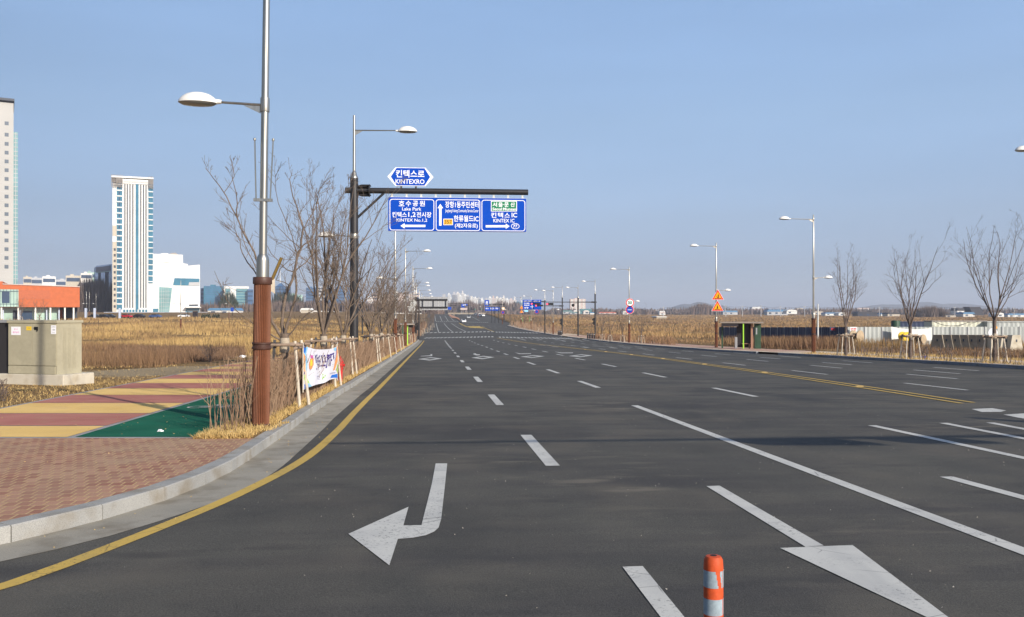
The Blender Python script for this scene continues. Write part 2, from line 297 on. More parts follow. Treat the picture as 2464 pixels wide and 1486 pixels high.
# ---------------------------------------------------------------- mesh and object helpers
class MB:
    def __init__(s): s.v = []; s.f = []; s.mi = []; s.cur = 0
    def add(s, vs, fs):
        k = len(s.v); s.v += [tuple(p) for p in vs]
        for f in fs: s.f.append([i + k for i in f]); s.mi.append(s.cur)
        return s
    def box(s, x0, y0, z0, x1, y1, z1):
        return s.add([(x0, y0, z0), (x1, y0, z0), (x1, y1, z0), (x0, y1, z0), (x0, y0, z1), (x1, y0, z1), (x1, y1, z1), (x0, y1, z1)],
                     [(3, 2, 1, 0), (4, 5, 6, 7), (0, 1, 5, 4), (1, 2, 6, 5), (2, 3, 7, 6), (3, 0, 4, 7)])
    def bbox(s, x0, y0, z0, x1, y1, z1, b=.02):
        """box with chamfered vertical edges and top"""
        p = [(x0 + b, y0), (x1 - b, y0), (x1, y0 + b), (x1, y1 - b), (x1 - b, y1), (x0 + b, y1), (x0, y1 - b), (x0, y0 + b)]
        cx, cy = (x0 + x1) / 2, (y0 + y1) / 2
        q = [(x + (b if x < cx else -b), y + (b if y < cy else -b)) for x, y in p]
        vs = [(x, y, z0) for x, y in p] + [(x, y, z1 - b) for x, y in p] + [(x, y, z1) for x, y in q]
        fs = [tuple(range(7, -1, -1)), tuple(range(16, 24))]
        for k in (0, 8): fs += [(k + i, k + (i + 1) % 8, k + 8 + (i + 1) % 8, k + 8 + i) for i in range(8)]
        return s.add(vs, fs)
    def tube(s, pts, rs, n=8, cap=True):
        pts = [Vector(p) for p in pts]
        if not hasattr(rs, '__len__'): rs = [rs] * len(pts)
        k = len(s.v); up = Vector((0, 0, 1)); ref = None
        for i, p in enumerate(pts):
            d = (pts[min(i + 1, len(pts) - 1)] - pts[max(i - 1, 0)])
            if d.length < 1e-9: d = Vector((0, 0, 1))
            d.normalize()
            if ref is None: ref = Vector((1, 0, 0)) if abs(d.x) < .9 else Vector((0, 1, 0))
            a = ref - d * ref.dot(d)
            if a.length < 1e-6: a = d.orthogonal()
            a.normalize(); ref = a; b = d.cross(a)
            for j in range(n):
                t = 2 * math.pi * j / n; q = p + (a * math.cos(t) + b * math.sin(t)) * rs[i]; s.v.append((q.x, q.y, q.z))
        for i in range(len(pts) - 1):
            for j in range(n):
                s.f.append([k + i * n + j, k + i * n + (j + 1) % n, k + (i + 1) * n + (j + 1) % n, k + (i + 1) * n + j]); s.mi.append(s.cur)
        if cap:
            s.f.append([k + j for j in range(n - 1, -1, -1)]); s.mi.append(s.cur)
            m = k + (len(pts) - 1) * n; s.f.append([m + j for j in range(n)]); s.mi.append(s.cur)
        return s
    def lathe(s, prof, n=24, c=(0, 0, 0)):
        vs = []
        for r, z in prof:
            for j in range(n):
                t = 2 * math.pi * j / n; vs.append((c[0] + r * math.cos(t), c[1] + r * math.sin(t), c[2] + z))
        fs = [(i * n + j, i * n + (j + 1) % n, (i + 1) * n + (j + 1) % n, (i + 1) * n + j) for i in range(len(prof) - 1) for j in range(n)]
        fs.append(tuple(range(n - 1, -1, -1))); fs.append(tuple((len(prof) - 1) * n + j for j in range(n)))
        return s.add(vs, fs)
    def prism(s, poly, a0, a1, fr=None):
        """polygon in the x-z plane extruded from y=a0 to y=a1"""
        n = len(poly); vs = [(x, a0, z) for x, z in poly] + [(x, a1, z) for x, z in poly]
        ar = sum(poly[i][0] * poly[(i + 1) % n][1] - poly[(i + 1) % n][0] * poly[i][1] for i in range(n))
        fs = [tuple(range(n)), tuple(range(2 * n - 1, n - 1, -1))] + [(i, n + i, n + (i + 1) % n, (i + 1) % n) for i in range(n)]
        if ar < 0: fs = [tuple(reversed(f)) for f in fs]
        return s.add(vs, fs)
    def xf(s, m):
        s.v = [tuple(m @ Vector(p)) for p in s.v]; return s
    def build(s, name, m, parent=None, sm=False):
        me = bpy.data.meshes.new(name); me.from_pydata(s.v, [], s.f)
        for q in (m if isinstance(m, (list, tuple)) else [m]): me.materials.append(M[q] if isinstance(q, str) else q)
        if isinstance(m, (list, tuple)): me.polygons.foreach_set('material_index', s.mi)
        if sm: me.polygons.foreach_set('use_smooth', [True] * len(me.polygons))
        me.update(); o = bpy.data.objects.new(name, me); COL.objects.link(o)
        if sm and sm != 'all':
            try: me.set_sharp_from_angle(angle=math.radians(40))
            except Exception: pass
        if parent is not None: o.parent = parent
        return o
def tag(o, label=None, cat=None, group=None, kind=None):
    if label: o['label'] = label
    if cat: o['category'] = cat
    if group: o['group'] = group
    if kind: o['kind'] = kind
    return o
def thing(name, label, cat, loc, rz=0.0, group=None):
    o = bpy.data.objects.new(name, None); COL.objects.link(o); o.location = loc; o.rotation_euler = (0, 0, rz); o.empty_display_size = .2
    return tag(o, label, cat, group)
def children(o): return [c for c in list(bpy.data.objects) if c.parent == o]
KIDS = {}
def copy_tree(o, label, loc, rz=None, scale=None):
    key = o.name
    if key not in KIDS: KIDS[key] = [(c, children(c)) for c in children(o)]
    r = o.copy(); COL.objects.link(r); r.location = loc
    if rz is not None: r.rotation_euler = (0, 0, rz)
    if scale is not None: r.scale = (scale,) * 3
    r['label'] = label
    for c, g in KIDS[key]:
        d = c.copy(); COL.objects.link(d); d.parent = r
        for h in g:
            e = h.copy(); COL.objects.link(e); e.parent = d
    return r
ORD = ['first', 'second', 'third', 'fourth', 'fifth', 'sixth', 'seventh', 'eighth', 'ninth', 'tenth', 'eleventh', 'twelfth', 'thirteenth', 'fourteenth', 'fifteenth', 'sixteenth', 'seventeenth', 'eighteenth', 'nineteenth', 'twentieth']

_tx = {}
def text_mesh(s, bold=.0, res=3):
    k = (s, bold)
    if k not in _tx:
        c = bpy.data.curves.new('lettering', 'FONT'); c.body = s; c.offset = bold; c.resolution_u = res
        o = bpy.data.objects.new('lettering', c); COL.objects.link(o); bpy.context.view_layer.update()
        me = bpy.data.meshes.new_from_object(o.evaluated_get(bpy.context.evaluated_depsgraph_get()))
        v = [tuple(p.co) for p in me.vertices]; f = [tuple(p.vertices) for p in me.polygons]
        bpy.data.objects.remove(o); bpy.data.curves.remove(c); bpy.data.meshes.remove(me)
        xs = [p[0] for p in v]; ys = [p[1] for p in v]
        _tx[k] = (v, f, min(xs), max(xs), min(ys), max(ys))
    return _tx[k]
def put_text(mb, s, x0, x1, z0, z1, y, bold=.02, flip=False):
    """letters fitted to a box in the x-z plane at depth y, facing -y"""
    v, f, a, b, c, d = text_mesh(s, bold)
    vs = [(x0 + (p[0] - a) / (b - a) * (x1 - x0), y, z0 + (p[1] - c) / (d - c) * (z1 - z0)) for p in v]
    mb.add(vs, f)
def rrect(x0, x1, z0, z1, r, n=5):
    p = []
    for cx, cz, a in ((x1 - r, z0 + r, -90), (x1 - r, z1 - r, 0), (x0 + r, z1 - r, 90), (x0 + r, z0 + r, 180)):
        for i in range(n + 1):
            t = math.radians(a + 90 * i / n); p.append((cx + r * math.cos(t), cz + r * math.sin(t)))
    return p
def ring(mb, outer, inner, y):
    n = len(outer)
    mb.add([(x, y, z) for x, z in outer] + [(x, y, z) for x, z in inner], [(i, (i + 1) % n, n + (i + 1) % n, n + i) for i in range(n)])
def flat(mb, poly, y): mb.add([(x, y, z) for x, z in poly], [tuple(range(len(poly)))])

# ---------------------------------------------------------------- ground, road, paving
def axis(knots):
    out = []
    for (a, b, st) in knots: out += list(np.arange(a, b, st))
    return out
def ground():
    vv = sorted(set([round(float(t), 3) for t in axis([(-60, 98, 4), (98, 420, 4), (420, 720, 8)])] + [float(t) for t in np.geomspace(720, 9000, 40)]))
    uu = [float(t) for t in -np.geomspace(60, 6000, 26)[::-1]] + [float(t) for t in np.arange(-57, -8, 3)] + [-6.0, -4.6, -4.5, 30.2, 30.3] + [float(t) for t in np.arange(33, 66, 3)] + [float(t) for t in np.geomspace(68, 6000, 28)]
    V = []; Fc = []
    rs = random.Random(3)
    for v in vv:
        for u in uu:
            x, y = W(u, v); z = G(x, y) + .12
            if (-4.55 < u < 30.25 and v < 640) or v < 4.2: z -= .45
            elif (u < -14 or u > 33) and v < 600: z += .10 * math.sin(u * .31 + math.sin(v * .07) * 2) * math.sin(v * .13 + u * .05) + rs.uniform(-.05, .05)
            V.append((x, y, z))
    n = len(uu)
    for i in range(len(vv) - 1):
        for j in range(n - 1): Fc.append((i * n + j, i * n + j + 1, (i + 1) * n + j + 1, (i + 1) * n + j))
    mb = MB(); mb.add(V, Fc); tag(mb.build('ground', 'field', sm='all'), 'brown winter field of dry reeds and bare soil', kind='structure')
ground()
def rstrip(mb, u0, u1, v0, v1, z, st=4.0):
    """sheet between two lines parallel to the road, following the land"""
    f0 = u0 if callable(u0) else (lambda v: u0); f1 = u1 if callable(u1) else (lambda v: u1)
    vs = [v0]
    while vs[-1] < v1 - 1e-6: vs.append(min(v1, vs[-1] + st))
    V = []
    for v in vs:
        for u in (f0(v), f1(v)):
            x, y = W(u, v); V.append((x, y, G(x, y) + z))
    mb.add(V, [(2 * i, 2 * i + 1, 2 * i + 3, 2 * i + 2) for i in range(len(vs) - 1)])
mb = MB()
rstrip(mb, -40, 60, -58, 6, 0); rstrip(mb, -5.5, 31.5, 6, 640, 0)
tag(mb.build('road', 'asphalt'), 'wide dark asphalt road', kind='structure')

def line_pts(pts, step):
    """resample a polyline of (x,y)"""
    out = [pts[0]]; carry = 0.0
    for a, b in zip(pts, pts[1:]):
        L = math.dist(a, b); t = step - carry
        while t <= L:
            out.append((a[0] + (b[0] - a[0]) * t / L, a[1] + (b[1] - a[1]) * t / L)); t += step
        carry = L - (t - step)
    return out
def normals(P):
    o = []
    for i in range(len(P)):
        a = P[max(0, i - 1)]; b = P[min(len(P) - 1, i + 1)]; L = math.dist(a, b) or 1
        o.append((-(b[1] - a[1]) / L, (b[0] - a[0]) / L))
    return o
def catmull(P, k=8):
    Q = [P[0]] + P + [P[-1]]; out = []
    for i in range(1, len(Q) - 2):
        for j in range(k):
            t = j / k; r = []
            for c in (0, 1):
                a, b, d, e = Q[i - 1][c], Q[i][c], Q[i + 1][c], Q[i + 2][c]
                r.append(.5 * (2 * b + (d - a) * t + (2 * a - 5 * b + 4 * d - e) * t * t + (3 * b - a - 3 * d + e) * t ** 3))
            out.append(tuple(r))
    return out + [P[-1]]
def ribbon(mb, P, o0, o1, z0, z1=None):
    NM = normals(P); V = []
    for (x, y), (nx, ny) in zip(P, NM):
        for o, z in ((o0, z0), (o1, z0 if z1 is None else z1)):
            X, Y = x + nx * o, y + ny * o; V.append((X, Y, G(X, Y) + z))
    mb.add(V, [(2 * i + 1, 2 * i, 2 * i + 2, 2 * i + 3) for i in range(len(P) - 1)])
def kerb_stones(P, width, h, m, label, gap=.013, dz=-.3):
    Q = P; NM = normals(Q); mb = MB(); ch = .012
    for i in range(len(Q) - 1):
        (x0, y0), (x1, y1) = Q[i], Q[i + 1]; L = math.dist(Q[i], Q[i + 1]); t = gap / L
        a = (x0 + (x1 - x0) * t, y0 + (y1 - y0) * t); b = Q[i + 1]
        nA, nB = NM[i], NM[i + 1]
        def ends(p, n):
            return [(p[0] + n[0] * o, p[1] + n[1] * o, G(*p) + z) for o, z in ((0, dz), (0, h - ch), (ch, h), (width, h), (width, dz))]
        A, B = ends(a, nA), ends(b, nB)
        mb.add(A + B, [(0, 5, 6, 1), (1, 6, 7, 2), (2, 7, 8, 3), (3, 8, 9, 4), (0, 1, 2, 3, 4), (9, 8, 7, 6, 5)])
    tag(mb.build('kerb', m), label, kind='structure')
# left kerb (face line), from the corner round onto the straight
KP = [(-24, 3.2), (-12, 4.0), (-7.4, 5.0), (-5.4, 6.3), (-4.32, 7.66), (-3.83, 8.98), (-3.62, 10.25), (-3.60, 11.75), (-3.76, 13.75), (-4.05, 16.96)]
KP = catmull(KP, 10) + [W(-2.64, v) for v in (19, 22, 26)] + [W(-2.6, v) for v in np.arange(30, 152, 4.0)]
kerb_stones(line_pts(KP, 1.0), .2, .15, 'kerb', 'pale granite kerb curving round the corner along the left sidewalk')
KF_ = line_pts(KP, .5)
mb = MB(); ribbon(mb, KF_, -.56, .01, .004); tag(mb.build('gutter', 'gutter'), 'concrete gutter strip along the left kerb', kind='structure')
YP = catmull([(-9, 3.4), (-5.5, 4.55), (-4.1, 5.6), (-3.60, 6.42), (-3.41, 7.27), (-3.21, 8.49), (-3.03, 9.92), (-2.92, 12.03), (-2.97, 13.94), (-3.19, 16.92)], 8) + [W(-1.77, v) for v in (20, 24)] + [W(-1.75, v) for v in np.arange(28, 150, 4.0)]
mb = MB(); ribbon(mb, line_pts(YP, .5), -.075, .075, .006); tag(mb.build('road_edge_line', 'yellow'), 'yellow painted edge line beside the gutter', kind='structure')
# sidewalk: brick corner, striped footpath, green cycle strip
inner = [(x + nx * .19, y + ny * .19) for (x, y), (nx, ny) in zip(KF_, normals(KF_))]
inn = [p for p in inner if p[1] < 14.02]
mb = MB(); poly = [(x, y, G(x, y) + .148) for x, y in inn] + [(-3.93, 14.05, G(-4.15, 14.05) + .148), (-26, 14.05, G(-26, 14.05) + .148)]
mb.add(poly, [tuple(range(len(poly)))]); tag(mb.build('brick_sidewalk', 'brick'), 'red brick paving at the corner', kind='structure')
def pl(mb, pts, z): mb.add([(x, y, G(x, y) + z) for x, y in pts], [tuple(range(len(pts)))])
uo = lambda Y: -9.0 - (min(Y, 45) - 14) * .035          # outer edge of the path
def xu(u, Y): return (u - Y * ST) / CT                  # x where the line u meets depth Y
mb = MB()
for Y in np.arange(14.0, 150, 2.0):
    pl(mb, [(xu(uo(Y) - .12, Y), Y), (xu(-3.4, Y), Y), (xu(-3.4, Y + 2), Y + 2), (xu(uo(Y + 2) - .12, Y + 2), Y + 2)], .146)
tag(mb.build('sidewalk', 'border'), 'grey stone borders of the striped sidewalk', kind='structure')
B = [14.14, 15.85, 18.25, 20.85, 23.45]
while B[-1] < 148: B.append(B[-1] + 2.65)
for q, (mn, lb) in enumerate((('pyellow', 'yellow stripes of the footpath paving'), ('ppink', 'dusty pink stripes of the footpath paving'))):
    mb = MB()
    for i in range(len(B) - 1):
        if i % 2 == q:
            a, b = B[i] + .04, B[i + 1] - .04
            pl(mb, [(xu(uo(a), a), a), (xu(-5.72, a), a), (xu(-5.72, b), b), (xu(uo(b), b), b)], .151)
    tag(mb.build('footpath', mn), lb, kind='structure')
mb = MB(); G0 = 14.2
pl(mb, [(xu(-5.6, G0), G0), (xu(-3.55, G0), G0), (xu(-3.68, 16.5), 16.5), (xu(-5.6, 16.5), 16.5)], .151)
for Y in np.arange(16.5, 150, 3.0): pl(mb, [(xu(-5.6, Y), Y), (xu(-3.68, Y), Y), (xu(-3.68, Y + 3), Y + 3), (xu(-5.6, Y + 3), Y + 3)], .151)
tag(mb.build('cycle_path', 'pgreen'), 'dark green cycle path beside the hedge', kind='structure')
# bicycle mark on the green
mb = MB()
def stroke(mb, a, b, w, z):
    L = math.dist(a, b); n = (-(b[1] - a[1]) / L * w / 2, (b[0] - a[0]) / L * w / 2)
    pl(mb, [(a[0] + n[0], a[1] + n[1]), (a[0] - n[0], a[1] - n[1]), (b[0] - n[0], b[1] - n[1]), (b[0] + n[0], b[1] + n[1])], z)
bx, by = -6.45, 19.7
for cx in (-.34, .36):
    for k in range(12):
        t0, t1 = k * math.pi / 6, (k + 1) * math.pi / 6
        stroke(mb, (bx + cx + .22 * math.cos(t0), by + .28 * math.sin(t0)), (bx + cx + .22 * math.cos(t1), by + .28 * math.sin(t1)), .045, .156)
for a, b in (((-.34, 0), (-.05, .35)), ((-.05, .35), (.36, 0)), ((-.34, 0), (.05, -.02)), ((.05, -.02), (.25, .5)), ((.12, .52), (.4, .5)), ((-.05, .35), (-.1, .6)), ((-.2, .6), (.0, .6))):
    stroke(mb, (bx + a[0], by + a[1]), (bx + b[0], by + b[1]), .05, .156)
tag(mb.build('bicycle_marking', 'white'), 'white bicycle symbol painted on the green path', kind='structure')
# planting strip soil
mb = MB(); rstrip(mb, -3.62, lambda v: -2.81 if v > 18 else -2.86, 17, 152, .149)
pl(mb, [(-4.78, 14.06), (-3.86, 14.06), (-3.92, 15.2), (-4.15, 17.3), (-5.1, 17.3)], .1495)
tag(mb.build('planting_strip', 'field'), 'strip of soil between the kerb and the cycle path', kind='structure')

# ---------------------------------------------------------------- right side kerb and pavement
RU = lambda v: float(np.interp(v, [-60, 45, 62, 78, 100, 150, 190, 400], [27.6, 27.4, 26.0, 24.2, 24.4, 26.0, 26.0, 26.0]))
for a, b in ((20, 66.5), (69.5, 158)):
    kerb_stones([W(RU(v), v) for v in np.arange(a, b, 1.0)][::-1], .2, .16, 'kerbshade', 'shade-toned granite kerb along the right sidewalk' + (' near the construction yard' if a < 60 else ' by the bus shelter'))
kerb_stones([W(RU(v), v) for v in np.arange(163, 178, 1.0)][::-1], .2, .16, 'kerbshade', 'short shade-toned kerb between the signal poles')
kerb_stones([W(RU(v), v) for v in np.arange(186, 330, 2.0)][::-1], .2, .16, 'kerbshade', 'shade-toned kerb beyond the crosswalks on the right')
mb = MB(); rstrip(mb, lambda v: RU(v) + .19, lambda v: RU(v) + 5.6, 20, 330, .155)
tag(mb.build('right_sidewalk', 'psand'), 'sand coloured right sidewalk', kind='structure')
mb = MB()
for v in np.arange(70, 190, 3.2):
    for du, dw in ((1.6, 1.5),):
        a = [(RU(v) + 1.4, v), (RU(v) + 5.3, v + .4), (RU(v) + 5.3, v + 1.9), (RU(v) + 1.4, v + 1.5)]
        mb.add([(*W(u, w), G(*W(u, w)) + .160) for u, w in a], [(0, 1, 2, 3)])
tag(mb.build('right_sidewalk_stripes', 'ppink'), 'pink stripes across the right sidewalk', kind='structure')

# ---------------------------------------------------------------- road paint
def A(X, Y, z=None): return (679.4 + .4155 * X, 868.1 + .4155 * Y)     # centre foreground enlargement
def Bz(X, Y): return (1434.3 + .4179 * X, 943.6 + .4179 * Y)            # right foreground enlargement
def C6(X, Y): return (875.7 + .193 * X, 588.8 + .193 * Y)
def C7(X, Y): return (1207.8 + .1838 * X, 649.2 + .1838 * Y)
wp = MB()
def poly_px(mb, pts, z=.006): pl(mb, [un(px, py) for px, py in pts], z)
poly_px(wp, [A(*p) for p in [(888, 598), (955, 598), (938, 760), (920, 920), (905, 970), (880, 993), (830, 1015), (750, 1030), (668, 1036), (690, 958), (806, 956), (835, 840), (865, 720)]], .0060)
poly_px(wp, [A(*p) for p in [(383, 1007), (731, 850), (700, 962), (670, 1034), (620, 1189)]], .0065)
poly_px(wp, [Bz(*p) for p in [(635, 545), (710, 542), (1310, 888), (1205, 895)]], .006)
poly_px(wp, [Bz(*p) for p in [(1058, 902), (1475, 885), (2231, 1456)]], .0065)
poly_px(wp, [Bz(*p) for p in [(152, 1010), (268, 1006), (545, 1345), (405, 1345)]])
L2 = [(un(*Bz(262, 85)), un(*Bz(318, 85))), (un(*Bz(740, 275)), un(*Bz(790, 275))), (un(*Bz(1480, 548)), un(*Bz(1520, 535))), (un(2464, 1335), un(2464, 1311))]
def slab(mb, u, v0, v1, w=.15, z=.006, u1=None):
    u1 = u if u1 is None else u1
    n = 1 if v1 < 98 else max(1, int((v1 - v0) / 3))
    for i in range(n):
        a, b = v0 + (v1 - v0) * i / n, v0 + (v1 - v0) * (i + 1) / n; ua, ub = u + (u1 - u) * i / n, u + (u1 - u) * (i + 1) / n
        P = [W(ua - w / 2, a), W(ua + w / 2, a), W(ub + w / 2, b), W(ub - w / 2, b)]
        mb.add([(x, y, G(x, y) + (z if y < 98 else .016)) for x, y in P], [(0, 1, 2, 3)])
slab(wp, 4.80, -6, 21.6, .17)
for k in range(0, 14): slab(wp, float(np.interp(k, [0, 4, 9], [1.57, 1.6, 1.66])), 12.05 + 9.95 * k, 15.65 + 9.95 * k, .19)
for k in range(0, 40): slab(wp, 1.62, 96 + k * 3.2, 97.5 + k * 3.2, .2) if k < 17 else None
for k in range(0, 13): slab(wp, float(np.interp(k, [0, 7], [5.15, 5.6])), 28.4 + 9.75 * k, 32.2 + 9.75 * k, .18)
for k in range(0, 13): slab(wp, float(np.interp(k, [0, 7], [8.75, 9.7])), 24.2 + 10.3 * k, 28.0 + 10.3 * k, .18)
for a, b in (((1588, 194), (2464, 382)), ((1997, 180), (2464, 270)), ((2268, 178), (2464, 215)), ((2015, 490), (2464, 611))):
    p, q = un(*Bz(*a)), un(*Bz(*b)); (u0, v0), (u1, v1) = UV(*p), UV(*q)
    du = (u1 - u0) / (v1 - v0); slab(wp, u1 + du * (-8 - v1), -8, v0, .17, .006, u0)
for u, v0, per in ((16.1, 26.3, 9.9), (19.5, 22.8, 9.7), (21.9, 26.4, 9.9), (24.4, 29.0, 10.0)):
    for k in range(0, 14): slab(wp, u + (0 if k < 5 else .6 * (k - 4) / 8), v0 + per * k, v0 + 3.7 + per * k, .16)
poly_px(wp, [Bz(*p) for p in [(2162, 100), (2280, 95), (2360, 108), (2330, 116), (2220, 117)]])
poly_px(wp, [Bz(*p) for p in [(2345, 132), (2480, 124), (2480, 158), (2430, 150)]])
def diamond(C, cx, cy, hw, hh, ih=.52):
    o = [un(*C(cx - hw, cy + 3)), un(*C(cx + hw * .06, cy - hh)), un(*C(cx + hw, cy - 4)), un(*C(cx - hw * .06, cy + hh))]
    c = (sum(p[0] for p in o) / 4, sum(p[1] for p in o) / 4); i_ = [(c[0] + (p[0] - c[0]) * ih, c[1] + (p[1] - c[1]) * ih) for p in o]
    for k in range(4): pl(wp, [o[k], o[(k + 1) % 4], i_[(k + 1) % 4], i_[k]], .007)
diamond(C6, 825, 1428, 150, 20); diamond(C6, 1483, 1411, 145, 20); diamond(C7, 400, 1140, 158, 18); diamond(C7, 1030, 1130, 158, 18)
for C, pts in ((C6, [(705, 1392), (830, 1383), (830, 1370), (852, 1368), (852, 1392), (710, 1396)]), (C6, [(1355, 1368), (1450, 1372), (1440, 1383), (1400, 1384)]), (C6, [(1370, 1358), (1400, 1362), (1400, 1370), (1365, 1366)]),
               (C7, [(165, 1086), (240, 1100), (380, 1098), (380, 1106), (230, 1108)]), (C7, [(690, 1076), (780, 1088), (930, 1088), (930, 1096), (770, 1097)])):
    poly_px(wp, [C(*p) for p in pts], .007)
for X0, Y0, X1, Y1 in ((490, 990, 640, 998), (840, 998, 1000, 1004), (1190, 1004, 1350, 1010), (1535, 1012, 1700, 1020), (660, 1010, 740, 1016), (1030, 1015, 1130, 1024), (1410, 1022, 1500, 1032), (1780, 1035, 1900, 1040), (190, 897, 315, 928), (430, 902, 525, 922), (660, 904, 835, 940), (860, 908, 1040, 936), (1050, 915, 1140, 932)):
    p, q = un(*C7(X0, Y0)), un(*C7(X1, Y1)); stroke(wp, p, q, .35 if Y0 > 950 else .2, .02)
# crosswalk blocks
for (pa, pb, n, dp) in ((C6(770, 1168), C6(1640, 1152), 19, 3.4), (C6(1690, 1158), C7(940, 905), 19, 3.4), (C6(775, 1103), C6(1640, 1088), 17, 3.2), (C6(1650, 1094), C7(660, 836), 18, 3.2), (C6(905, 963), C6(1190, 962), 12, 1.6), (C6(1225, 966), C6(1560, 975), 14, 1.6)):
    a, b = un(*pa), un(*pb)
    for k in range(n):
        t0, t1 = k / n, (k + .58) / n; P0 = (a[0] + (b[0] - a[0]) * t0, a[1] + (b[1] - a[1]) * t0); P1 = (a[0] + (b[0] - a[0]) * t1, a[1] + (b[1] - a[1]) * t1)
        sk = 1.4 * dp
        mb_ = [(P0[0], P0[1] - sk), (P1[0], P1[1] - sk), (P1[0] - .25, P1[1] + sk), (P0[0] - .25, P0[1] + sk)]
        wp.add([(x, y, G(x, y) + .03) for x, y in mb_], [(0, 1, 2, 3)])
# solid lane lines between and beyond the crosswalks
def ln(pa, pb, w, z=.03, n=10, mb=None):
    a, b = un(*pa), un(*pb); 
    for i in range(n):
        p = (a[0] + (b[0] - a[0]) * i / n, a[1] + (b[1] - a[1]) * i / n); q = (a[0] + (b[0] - a[0]) * (i + 1) / n, a[1] + (b[1] - a[1]) * (i + 1) / n)
        stroke(mb or wp, p, q, w, z)
for a, b in (((902, 985), (932, 1092)), ((1000, 985), (1105, 1090)), ((1090, 983), (1275, 1088)), ((945, 890), (972, 955)), ((1008, 890), (1050, 955)), ((885, 890), (893, 958)), ((1065, 900), (1125, 955)), ((1340, 900), (1440, 950))):
    ln(C6(*a), C6(*b), .2)
for a, b in (((1130, 1000), (1420, 1050)), ((1210, 990), (1700, 1050)), ((1400, 1000), (1900, 1045))):
    for k in range(7):
        t0, t1 = k / 7, (k + .35) / 7; f = lambda t: C6(a[0] + (b[0] - a[0]) * t, a[1] + (b[1] - a[1]) * t); ln(f(t0), f(t1), .3, n=1)
tag(wp.build('road_markings', 'white'), 'white lane lines, arrows, diamonds and crosswalk blocks', kind='structure')
yp = MB()
DY = [(11.2, 19.5), (11.15, 21.9), (10.95, 30.7), (10.35, 44.5), (8.9, 66), (6.2, 93), (3.3, 118), (.2, 145), (-3.2, 174)]
DYc = line_pts(catmull(DY, 8), 3.0)
def cut(P, y0): return [p for p in P if p[1] > y0]
ribbon(yp, cut(DYc, 20.6), -.07, .07, .012); ribbon(yp, [(x + .42, y + .25) for x, y in cut(DYc, 21.2)], -.07, .07, .012)
for a, b, w in (((1185, 978), (1310, 1035), .3), ((1470, 1025), (1625, 1090), .3), ((1190, 985), (1290, 1035), .3)): ln(C6(*a), C6(*b), w, .035, mb=yp)
pl(yp, [un(*C6(*p)) for p in ((1290, 1022), (1440, 1020), (1500, 1048), (1320, 1040))], .04)
tag(yp.build('centre_line', 'yellow'), 'double yellow centre line bending down the road', kind='structure')
for i, (x, y) in enumerate(cut(line_pts(catmull(DY, 8), 9.7), 20)[:7]):
    mb = MB(); mb.prism([(-.13, 0), (.13, 0), (.10, .018), (-.10, .018)], -.08, .08)
    o = mb.build('road_stud', 'stud'); o.location = (x + .21, y + .13, G(x, y) + .006)
    tag(o, 'flat yellow road stud between the double yellow lines, %s from the near end' % ORD[i], 'road stud', 'road studs in the centre line')
# far median
mb = MB(); P = [un(*C6(*p)) for p in ((1053, 884), (1082, 880), (1110, 895), (1185, 925), (1200, 955), (1150, 925), (1095, 920))]
c = (sum(p[0] for p in P) / 7, sum(p[1] for p in P) / 7)
Vt = [(x, y, G(x, y) + .3) for x, y in P] + [(x, y, G(x, y) - .2) for x, y in P]
mb.add(Vt, [tuple(range(7))] + [(i, (i + 1) % 7, 7 + (i + 1) % 7, 7 + i) for i in range(7)])
tag(mb.build('median', 'medbrick'), 'raised orange brick median at the top of the far rise', kind='structure')
# ---------------------------------------------------------------- street lamps
def lamp_head(name, parent, tip_x, z, L, side):
    """flattened dome on the end of an arm; side=+1 points to +x"""
    mb = MB(); n = 20; V = []; rings = [(1.0, 0), (1.0, .012), (.95, .05), (.82, .105), (.6, .155), (.32, .185), (.0, .195)]
    cx = tip_x - side * L / 2
    for r, h in rings:
        for j in range(n):
            t = 2 * math.pi * j / n; V.append((cx + math.cos(t) * L / 2 * r, math.sin(t) * L * .30 * r, z + h * L / .66 * .95))
    Fc = [(i * n + j, i * n + (j + 1) % n, (i + 1) * n + (j + 1) % n, (i + 1) * n + j) for i in range(len(rings) - 1) for j in range(n)]
    mb.add(V, Fc)
    mb.tube([(cx - side * L * .36, 0, z + .03), (cx - side * L * .60, 0, z + .03)], [.055, .035], 10)
    o = mb.build(name, 'lamp', parent, sm=True)
    mb = MB(); V = [(cx + math.cos(2 * math.pi * j / n) * L / 2 * f, math.sin(2 * math.pi * j / n) * L * .3 * f, z + dz) for f, dz in ((.995, .0), (.8, -.035), (.3, -.05)) for j in range(n)]
    mb.add(V, [(i * n + (j + 1) % n, i * n + j, (i + 1) * n + j, (i + 1) * n + (j + 1) % n) for i in range(2) for j in range(n)] + [tuple(2 * n + j for j in range(n - 1, -1, -1))])
    mb.build('lens', 'lens', o, sm=True); return o
